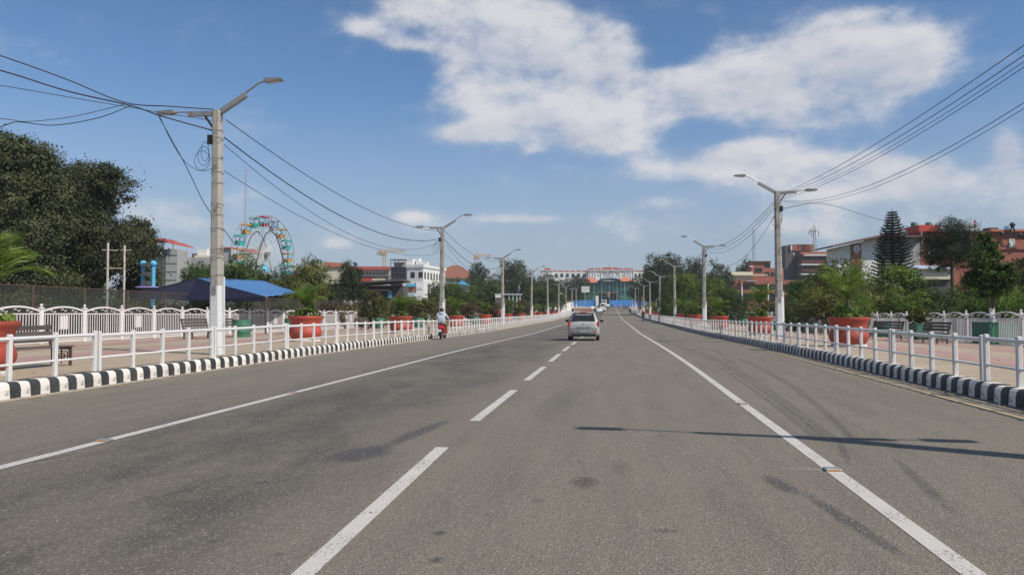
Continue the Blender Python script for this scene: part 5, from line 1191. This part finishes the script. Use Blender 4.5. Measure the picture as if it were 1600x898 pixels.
for px, py in ((1578, 352), (1561, 366), (1589, 368), (1596, 371)):
    c_ = Vector((b.X(px), -.8, b.Z(py)))
    for q in range(6):
        a = q * 1.05; mb.bar(c_, c_ + Vector((.42 * math.cos(a), .1 * math.sin(a * 3), .35 * math.sin(a))), .12)
    mb.sphere(c_, .3, 7, 5)
for px in (1573, 1583): mb.bar((b.X(1578), -.8, b.Z(352)), (b.X(px), -.8, b.Z(368)), .14)
mb.build('floodlight_rig', M['black'], b.t)
for i, (px, d, t_, w_) in enumerate([(1210, 300, 430, 120), (1330, 200, 398, 40)]): pass

# ------------------------------------------------------------------ people
def skin_body(name, J, E, mats, matfn, sub=1):
    """J: name -> (x, y, z, r), E: pairs; grown with a skin modifier into ONE surface"""
    names = list(J); me = bpy.data.meshes.new(name); me.from_pydata([J[n][:3] for n in names], [(names.index(a), names.index(b)) for a, b in E], [])
    o = bpy.data.objects.new('tmp', me); C.objects.link(o); md = o.modifiers.new('s', 'SKIN')
    for i, n in enumerate(names):
        r = J[n][3]; me.skin_vertices[0].data[i].radius = (r, r if len(J[n]) < 5 else J[n][4]); me.skin_vertices[0].data[i].use_root = (i == 0)
    sb = o.modifiers.new('u', 'SUBSURF'); sb.levels = sub; sb.render_levels = sub
    dg = bpy.context.evaluated_depsgraph_get(); m2 = bpy.data.meshes.new_from_object(o.evaluated_get(dg)); m2.name = name
    bpy.data.objects.remove(o); m2.materials.clear()
    for m in mats: m2.materials.append(m)
    for p in m2.polygons: p.material_index = matfn(p.center); p.use_smooth = True
    return m2
def walker_mesh(top, bot, stride, seed):
    s_ = stride
    J = dict(pel=(0, 0, .95, .145, .10), sp=(0, 0, 1.15, .14, .10), ch=(0, 0, 1.36, .17, .11), nk=(0, 0, 1.50, .055), hd=(0, .01, 1.60, .085, .09), ht=(0, .01, 1.70, .075, .08),
             kl=(-.10, s_ * .5, .50, .07), al=(-.10, s_ * .35, .09, .048), tl=(-.10, s_ * .35 + .15, .04, .04), kr=(.10, -s_ * .2, .50, .07), ar=(.10, -s_ * .8, .12, .048), tr=(.10, -s_ * .8 + .14, .05, .04),
             hl=(-.10, 0, .88, .09), hr=(.10, 0, .88, .09), sl=(-.19, 0, 1.42, .06), sr=(.19, 0, 1.42, .06), el=(-.24, -s_ * .3, 1.14, .045), er=(.24, s_ * .3, 1.14, .045), wl=(-.25, -s_ * .2 + .04, .90, .032), wr=(.25, s_ * .45 + .04, .92, .032), fl=(-.25, -s_ * .2 + .08, .80, .03), fr=(.25, s_ * .45 + .1, .82, .03))
    E = [('pel', 'sp'), ('sp', 'ch'), ('ch', 'nk'), ('nk', 'hd'), ('hd', 'ht'), ('pel', 'hl'), ('pel', 'hr'), ('hl', 'kl'), ('hr', 'kr'), ('kl', 'al'), ('al', 'tl'), ('kr', 'ar'), ('ar', 'tr'), ('ch', 'sl'), ('ch', 'sr'), ('sl', 'el'), ('sr', 'er'), ('el', 'wl'), ('er', 'wr'), ('wl', 'fl'), ('wr', 'fr')]
    def f(c):
        if c.z > 1.64 or (c.z > 1.53 and c.y < -.01): return 3
        if c.z > 1.47 or (abs(c.x) > .19 and c.z < .93): return 2
        if c.z > .92: return 0
        return 1 if c.z > .08 else 3
    return skin_body('body', J, E, [top, bot, M['skin'], M['hair']], f)
WM = [walker_mesh(M['bluecloth'], M['denim'], .35, 1), walker_mesh(M['redcloth'], M['denim'], .3, 2), walker_mesh(M['bwhite'], M['tan'], .25, 3), walker_mesh(M['black'], M['denim'], .3, 4), walker_mesh(M['tan'], M['black'], .2, 5)]
def person(px, d, k, rz, label, z=0, group=None):
    x, y = at(px, d); o = thing('person', label, 'person', (x, y, G(y) + z), rz, group); obj('body', WM[k], o)
person(1005, 112, 3, 0, 'person in dark clothes walking on the road beside the right kerb', 0, None)
person(984.5, 205, 3, 0, 'dark clothed person farther along the right kerb', 0)
person(782, 95, 1, R(190), 'person in red on the far left plaza beside the third lamp post', .2)
for i, (px, d, k) in enumerate([(957, 285, 3), (961, 290, 2), (964.5, 280, 1), (967, 288, 4), (971, 282, 2), (974, 276, 3), (976.5, 270, 0), (953.5, 300, 0), (979, 290, 4), (982, 280, 3), (949, 305, 3), (988, 292, 2)]):
    person(px, d, k, (i * 2.1) % 6.28, ['person at the left end of the far crowd', 'person in white and tan in the far crowd', 'person in red in the middle of the far crowd', 'person in tan and black in the far crowd', 'person in white right of the far crowd centre', 'person in black nearest to the right lane line', 'person in blue in front of the hoarding', 'person in blue beside the far white car', 'person in tan at the right end of the hoarding', 'person in black near the far right kerb', 'person in black behind the far white car', 'person in white near the far right pots'][i], 0, 'people at the far end of the road')

# ------------------------------------------------------------------ vehicles
def car_body(st, mats):
    """st: stations (y, [ (halfwidth, z) ... from sill to roof centre ]) -> closed skin"""
    mb = MB(); n = len(st[0][1]); V = []; F = []
    for y, sec in st:
        ring = [(x, y, z) for x, z in sec] + [(-x, y, z) for x, z in reversed(sec)]
        V += ring
    m = 2 * n
    for i in range(len(st) - 1):
        for k in range(m): F.append((i * m + k, i * m + (k + 1) % m, (i + 1) * m + (k + 1) % m, (i + 1) * m + k))
    F += [tuple(range(m - 1, -1, -1)), tuple(range((len(st) - 1) * m, len(st) * m))]
    return mb.add(V, F)
def wheel(t, x, y, r, w_=.17):
    s_ = 1 if x > 0 else -1
    mb = MB(); V = []
    prof = [(r * .62, -w_ / 2), (r * .95, -w_ / 2), (r, -w_ * .35), (r, w_ * .35), (r * .95, w_ / 2), (r * .62, w_ / 2)]
    for n_, pr, m in (('wheel', prof, 'black'),):
        mb = MB().lathe(pr, 18, cap=False); mb.v = [(a[2], a[1], a[0]) for a in mb.v]; w0 = mb.build('wheel', M['black'], t, (x, y, r), smooth=True)
    mb = MB().lathe([(r * .62, -.02), (r * .55, .02), (r * .15, .035), (.01, .035)], 12); mb.v = [(s_ * a[2] + s_ * .04, a[1], a[0]) for a in mb.v]; mb.build('rim', M['chrome'], w0, smooth=True)
def hatchback():
    # y grows forwards, rear at y=0; 1.60 wide, 3.55 long, 1.47 high
    x, y0 = at(911.5, 39.0); t = thing('car', 'silver hatchback driving away with red and cream roof rack sign', 'car', (x, y0, G(y0)), R(1.0))
    def sec(w0, wb, ws, wg, wr, zb, zsill, zbelt, zsh, zroof):
        return [(w0, zb), (wb, zsill), (wb + .012, (zsill + zbelt) / 2), (ws, zbelt), (wg, zsh), (wr, zroof - .06), (wr * .82, zroof - .01), (wr * .4, zroof + .012)]
    st = [(0.00, sec(.60, .70, .66, .60, .50, .34, .42, .60, .74, .80)), (.05, sec(.68, .765, .75, .70, .60, .27, .36, .64, .88, .94)),
          (.12, sec(.70, .79, .785, .735, .62, .24, .33, .68, .93, 1.02)), (.25, sec(.71, .80, .795, .745, .59, .22, .30, .80, .95, 1.22)), (.46, sec(.72, .80, .80, .75, .56, .20, .28, .84, .96, 1.43)),
          (.9, sec(.72, .80, .80, .75, .57, .20, .28, .84, .96, 1.475)), (1.6, sec(.72, .80, .80, .75, .57, .20, .28, .83, .95, 1.475)), (2.1, sec(.72, .80, .80, .75, .55, .20, .28, .82, .94, 1.40)),
          (2.75, sec(.72, .80, .79, .72, .60, .20, .28, .80, .92, .99)), (3.25, sec(.70, .77, .75, .66, .5, .22, .30, .66, .80, .84)), (3.5, sec(.6, .66, .62, .55, .4, .27, .36, .55, .66, .70))]
    car_body(st, None).build('body', M['silver'], t, smooth=True)
    # rear screen follows the hatch slope, stands 8 mm proud
    MB().add([(-.60, .068, 1.0), (.60, .068, 1.0), (.49, .375, 1.415), (-.49, .375, 1.415)], [(0, 1, 2, 3)]).add([(-.60, .12, .99), (.60, .12, .99), (.49, .43, 1.405), (-.49, .43, 1.405)], [(3, 2, 1, 0)]).build('rear_window', M['glass'], t)
    mb = MB()
    rr = random.Random(3)
    for i in range(13):
        a = -.40 + i * .064; yy = .325; mb.bar((a, yy - .03, 1.325), (a + .012, yy - .06, 1.285 + rr.uniform(-.006, .01)), .016); mb.bar((a, yy - .022, 1.338), (a + .05, yy - .022, 1.338), .014)
    mb.build('window_lettering', M['sign'], t)
    for s_ in (-1, 1):
        MB().add([(s_ * .802, .62, .965), (s_ * .802, 2.45, .955), (s_ * .585, 2.0, 1.39), (s_ * .595, .75, 1.40)], [(0, 1, 2, 3)]).add([(s_ * .77, .62, .965), (s_ * .77, 2.45, .955), (s_ * .57, 2.0, 1.385), (s_ * .57, .75, 1.395)], [(3, 2, 1, 0)]).build('side_window', M['glass'], t)
        MB().prism([(.66, .74), (.80, .72), (.79, .90), (.74, .99), (.68, .95)] if s_ > 0 else [(-.66, .74), (-.80, .72), (-.79, .90), (-.74, .99), (-.68, .95)], .035, .16).build('tail_light', M['taillight'], t)
        MB().box(.50, .66, -.022, .03, .47, .50).build('reflector', M['taillight'], t, (0 if s_ > 0 else -1.16, 0, 0))
        mb = MB().box(s_ * .80 - .02, s_ * .80 + .02, 2.16, 2.2, .93, .97).sphere((s_ * .92, 2.13, .99), .1, 8, 6, sc=(1, .5, .75)); mb.build('wing_mirror', M['black'], t)
        wheel(t, s_ * .71, .62, .28); wheel(t, s_ * .71, 2.85, .28)
        MB().box(s_ * .71 - .09, s_ * .71 + .09, .30, .96, .28, .62, bev=.0).build('wheel_arch', M['black'], t) if False else None
    MB().box(-.36, .36, -.018, .07, .635, .705, bev=.008).build('trim_strip', M['black'], t)
    mb = MB()
    for i in range(8): mb.box(-.33 + i * .085, -.27 + i * .085, -.024, -.018, .655, .685)
    mb.build('strip_lettering', M['sign'], t)
    MB().box(-.25, .25, -.02, .02, .42, .54).build('plate_recess', M['black'], t)
    pl = MB().box(-.21, .21, -.028, -.021, .435, .525).build('number_plate', M['plate'], t)
    mb = MB()
    for i in range(6): mb.box(-.18 + i * .062, -.14 + i * .062, -.031, -.0285, .455, .505)
    mb.build('plate_characters', M['black'], pl)
    for s_ in (-1, 1): MB().box(s_ * .55 - .16, s_ * .55 + .16, -.004, .05, .585, .605).build('bumper_groove', M['black'], t)
    MB().box(-.62, .62, -.01, .12, .25, .37, bev=.02).build('lower_bumper', M['black'], t)
    MB().box(-.06, .06, -.012, .06, .83, .87, bev=.01).build('badge', M['chrome'], t)
    MB().bar((-.02, .2, 1.12), (.3, .3, 1.17), .012).build('rear_wiper', M['black'], t)
    # roof load: red strip, cream sign box on a black rack
    MB().box(-.45, .45, .52, .60, 1.478, 1.505, bev=.008).build('red_roof_strip', M['red'], t); MB().box(-.15, .15, .42, .48, 1.425, 1.45, bev=.005).build('high_brake_light', M['taillight'], t)
    rk = MB()
    for yy in (.8, 1.5): rk.box(-.62, .62, yy - .02, yy + .02, 1.53, 1.56)
    for s_ in (-1, 1): rk.box(s_ * .58 - .03, s_ * .58 + .03, .7, 1.6, 1.47, 1.64)
    rk.build('roof_rack', M['black'], t)
    MB().box(-.45, .45, .95, 1.12, 1.562, 1.70, bev=.02).build('taxi_sign', M['bcream'], t); MB().box(-.40, .40, .942, .949, 1.60, 1.655).build('sign_stripe', M['oranger'], t)
hatchback()
def far_car(px, d, w_, h, L, label, kind='car'):
    x, y = at(px, d); t = thing('car' if kind == 'car' else 'van', label, kind, (x, y, G(y)), 0)
    hw = w_ / 2; bt = .62 if kind == 'car' else .5
    def sec(f, zr): return [(hw * .9, .22), (hw, .34), (hw, h * .42), (hw * .98, h * .55), (hw * .93, h * .6), (hw * f, zr - .08), (hw * f * .8, zr)]
    if kind == 'car': st = [(0, sec(.8, h * .64)), (.12, sec(.84, h * .72)), (.5, sec(.78, h)), (L * .55, sec(.78, h)), (L * .78, sec(.84, h * .66)), (L, sec(.8, h * .6))]
    else: st = [(0, sec(.90, h * .96)), (.1, sec(.92, h)), (L * .75, sec(.92, h)), (L * .93, sec(.86, h * .72)), (L, sec(.8, h * .62))]
    car_body(st, None).build('body', M['carwhite'], t, smooth=True)
    y_ = .25 if kind == 'car' else -.02
    MB().add([(-hw * .78, y_ - .12 if kind == 'car' else y_, h * .68), (hw * .78, y_ - .12 if kind == 'car' else y_, h * .68), (hw * .68, y_ + .12 if kind == 'car' else y_, h * .92), (-hw * .68, y_ + .12 if kind == 'car' else y_, h * .92)], [(0, 1, 2, 3)]).build('rear_window', M['glass'], t)
    for s_ in (-1, 1):
        MB().box(s_ * hw * .86 - .07, s_ * hw * .86 + .07, -.03, .05, h * .45, h * .60).build('tail_light', M['taillight'], t); wheel(t, s_ * (hw - .1), .7, .3); wheel(t, s_ * (hw - .1), L - .7, .3)
        MB().box(s_ * hw * 1.0 - .01, s_ * hw * 1.0 + .01, L * .15, L * .72, h * .62, h * .66).build('side_window', M['glass'], t)
    MB().box(-hw * .9, hw * .9, -.06, .04, .28, .5, bev=.03).build('bumper', M['black'], t); MB().box(-.2, .2, -.075, -.062, .36, .46).build('number_plate', M['plate'], t)
far_car(936.5, 220, 1.65, 1.5, 3.7, 'small white car ahead of the silver hatchback, nearest of the far vehicles')
far_car(941.5, 236, 1.8, 2.5, 4.8, 'tall white van just beyond the small white car', 'van')
far_car(950, 300, 1.7, 1.45, 3.8, 'white car right of the white van near the gate')
far_car(944, 318, 2.2, 2.9, 6, 'white minibus coming through the gate behind the van', 'van')
far_car(925.5, 262, 1.6, 1.45, 3.6, 'white car parked left of the van by the far railing')
# scooter and rider
def scooter_rider():
    d = 41.3; x, y = at(689, d); z = G(y); t = thing('motor_scooter', 'red scooter riding away along the left kerb', 'motor scooter', (x, y, z), R(3))
    for yy in (0, 1.25):
        mb = MB().lathe([(.16, -.045), (.22, -.05), (.25, -.02), (.25, .02), (.22, .05), (.16, .045)], 16, cap=False); mb.v = [(a[2], a[1], a[0]) for a in mb.v]; w0 = mb.build('wheel', M['black'], t, (0, yy, .25), smooth=True)
        mb = MB().lathe([(.16, -.03), (.16, .03)], 12); mb.v = [(a[2], a[1], a[0]) for a in mb.v]; mb.build('rim', M['galv'], w0)
    def lo(ss, m, name):
        mb = MB(); V = []; F = []; n = 10
        for yy, zc, rx, rz in ss: V += [(rx * math.cos(2 * math.pi * k / n), yy, zc + rz * math.sin(2 * math.pi * k / n)) for k in range(n)]
        for i in range(len(ss) - 1):
            for k in range(n): F.append((i * n + k, i * n + (k + 1) % n, (i + 1) * n + (k + 1) % n, (i + 1) * n + k))
        F += [tuple(range(n)), tuple(range((len(ss) - 1) * n, len(ss) * n))]; return mb.add(V, F).build(name, M[m], t, smooth=True)
    lo([(-.36, .70, .05, .05), (-.28, .68, .13, .10), (0, .62, .19, .16), (.3, .52, .19, .17), (.5, .40, .15, .12)], 'red', 'rear_body')
    lo([(-.28, .80, .10, .03), (-.1, .81, .14, .05), (.3, .77, .14, .05), (.5, .72, .10, .04)], 'black', 'seat')
    lo([(.5, .30, .17, .05), (.8, .27, .17, .05), (.95, .40, .18, .08)], 'red', 'floorboard')
    lo([(.92, .45, .20, .2), (1.02, .70, .19, .22), (1.05, .90, .12, .1)], 'red', 'leg_shield')
    MB().tube([(0, 1.25, .25), (0, 1.05, .85), (0, 1.0, 1.0)], .03, 6).build('steering_column', M['galv'], t)
    MB().tube([(-.33, .92, 1.02), (-.1, 1.0, 1.0), (.1, 1.0, 1.0), (.33, .92, 1.02)], .018, 6).build('handlebar', M['black'], t)
    for s_ in (-1, 1):
        mr = MB().tube([(s_ * .22, .97, 1.02), (s_ * .28, .98, 1.2)], .008, 5).sphere((s_ * .30, .98, 1.24), .055, 8, 5, sc=(1, .3, .75)); mr.build('mirror', M['black'], t)
    MB().box(-.11, .11, -.40, -.35, .60, .68, bev=.01).build('tail_light', M['taillight'], t); MB().box(-.10, .10, -.42, -.40, .42, .54).build('number_plate', M['plate'], t); MB().box(-.07, .07, -.40, -.1, .2, .5).build('mudguard', M['black'], t); MB().tube([(.14, -.3, .28), (.14, .3, .26)], .045, 8).build('exhaust', M['galv'], t)
    p = thing('person', 'rider in pale grey hoodie and dark helmet on the red scooter', 'person', (x, y, z), R(3))
    J = dict(pel=(0, .1, .90, .16, .13), sp=(0, .13, 1.08, .16, .12), ch=(0, .18, 1.29, .18, .13), nk=(0, .20, 1.42, .07), hd=(0, .22, 1.51, .09), ht=(0, .23, 1.60, .08),
             hl=(-.12, .16, .86, .10), hr=(.12, .16, .86, .10), kl=(-.21, .60, .80, .08), kr=(.21, .60, .80, .08), al=(-.20, .68, .38, .05), ar=(.20, .68, .38, .05), tl=(-.21, .84, .34, .04), tr=(.21, .84, .34, .04),
             sl=(-.21, .18, 1.34, .075), sr=(.21, .18, 1.34, .075), el=(-.33, .40, 1.13, .055), er=(.33, .40, 1.13, .055), wl=(-.31, .80, 1.05, .038), wr=(.31, .80, 1.05, .038), fl=(-.30, .92, 1.03, .035), fr=(.30, .92, 1.03, .035))
    E = [('pel', 'sp'), ('sp', 'ch'), ('ch', 'nk'), ('nk', 'hd'), ('hd', 'ht'), ('pel', 'hl'), ('pel', 'hr'), ('hl', 'kl'), ('hr', 'kr'), ('kl', 'al'), ('kr', 'ar'), ('al', 'tl'), ('ar', 'tr'), ('ch', 'sl'), ('ch', 'sr'), ('sl', 'el'), ('sr', 'er'), ('el', 'wl'), ('er', 'wr'), ('wl', 'fl'), ('wr', 'fr')]
    def f(c):
        if c.z > 1.42 and c.y > .1 and c.z > 1.44 and abs(c.x) < .15: return 2
        if c.y > .84 and c.z > .9: return 2
        if c.z > .90 and not (c.y > .38 and abs(c.x) < .28 and c.z < .92): return 0
        return 1 if c.z > .37 else 3
    obj('body', skin_body('body', J, E, [M['hoodie'], M['tan'], M['skin'], M['black']], f, 2), p)
    MB().sphere((0, .225, 1.575), .135, 14, 9, sc=(.92, 1.05, 1)).build('helmet', M['helmet'], p, smooth=True)
    MB().sphere((0, .11, 1.42), .12, 10, 6, sc=(1.1, .6, .5)).build('hood', M['hoodie'], p, smooth=True)
scooter_rider()
# fallen dry leaves and grit in the gutters and on the paving, one worn paint patch beside the stud
r = random.Random(11); mb = MB()
for k in range(2600):
    q = r.random(); y = 3 + 60 * r.random() ** 1.6
    x = -9.82 + abs(r.gauss(0, .22)) if q < .3 else (5.9 - abs(r.gauss(0, .22)) if q < .6 else (r.uniform(-20, -10.5) if q < .8 else r.uniform(6.7, 15)))
    z = G(y) + (.012 if -10 < x < 6 else (.216 if x < 0 else .235 - .0158 * (x - 6.14))); s_ = r.uniform(.012, .035); a = r.uniform(0, 6.28); c_, n_ = math.cos(a) * s_, math.sin(a) * s_
    mb.add([(x - c_, y - n_, z), (x + n_ * .5, y - c_ * .5, z + s_ * .5), (x + c_, y + n_, z + .003), (x - n_ * .5, y + c_ * .5, z + s_ * .3)], [(0, 1, 2, 3)], k % 3 > 1)
o = mb.build('dry_leaves', [mat('dry_leaf', (.20, .13, .06), .8, .3, 2), mat('paper_scrap', (.4, .36, .3), .8, .2, 2)], kind='stuff'); tag(o, 'fallen dry leaves and grit scattered along the gutters and paving', 'dry leaves')
MB().add([(1.55, 7.30, .004), (1.86, 7.32, .004), (1.86, 7.42, .004), (1.62, 7.47, .004), (1.5, 7.40, .004)], [(0, 1, 2, 3, 4)]).build('paint_patch', paintmat('worn_paint_patch', (.5, .48, .44), .47), road)
hb = MB().box(-1500, 1500, -300, 900, -1.5, 70)
hm = bpy.data.materials.new('haze_air'); hm.use_nodes = True; hn = hm.node_tree; hn.nodes.clear()
ho = hn.nodes.new('ShaderNodeOutputMaterial'); hv = hn.nodes.new('ShaderNodeVolumePrincipled'); hv.inputs['Density'].default_value = .00026; hv.inputs['Color'].default_value = (.9, .93, .97, 1)
hn.links.new(hv.outputs[0], ho.inputs['Volume']); hz_ = hb.build('haze', hm, kind='stuff'); tag(hz_, 'thin pale daylight haze filling the air over the road and city', 'haze')
for k, o in enumerate(left_lamps + right_lamps):
    o.rotation_euler = (0, R([-.5, .5, -.3, .6, -.6, .2][k % 6]), R([0, 2, -2, 1, -1][k % 5]))
print('objects', len(bpy.data.objects), 'tris', sum(len(m.loop_triangles) or len(m.polygons) * 2 for m in bpy.data.meshes))
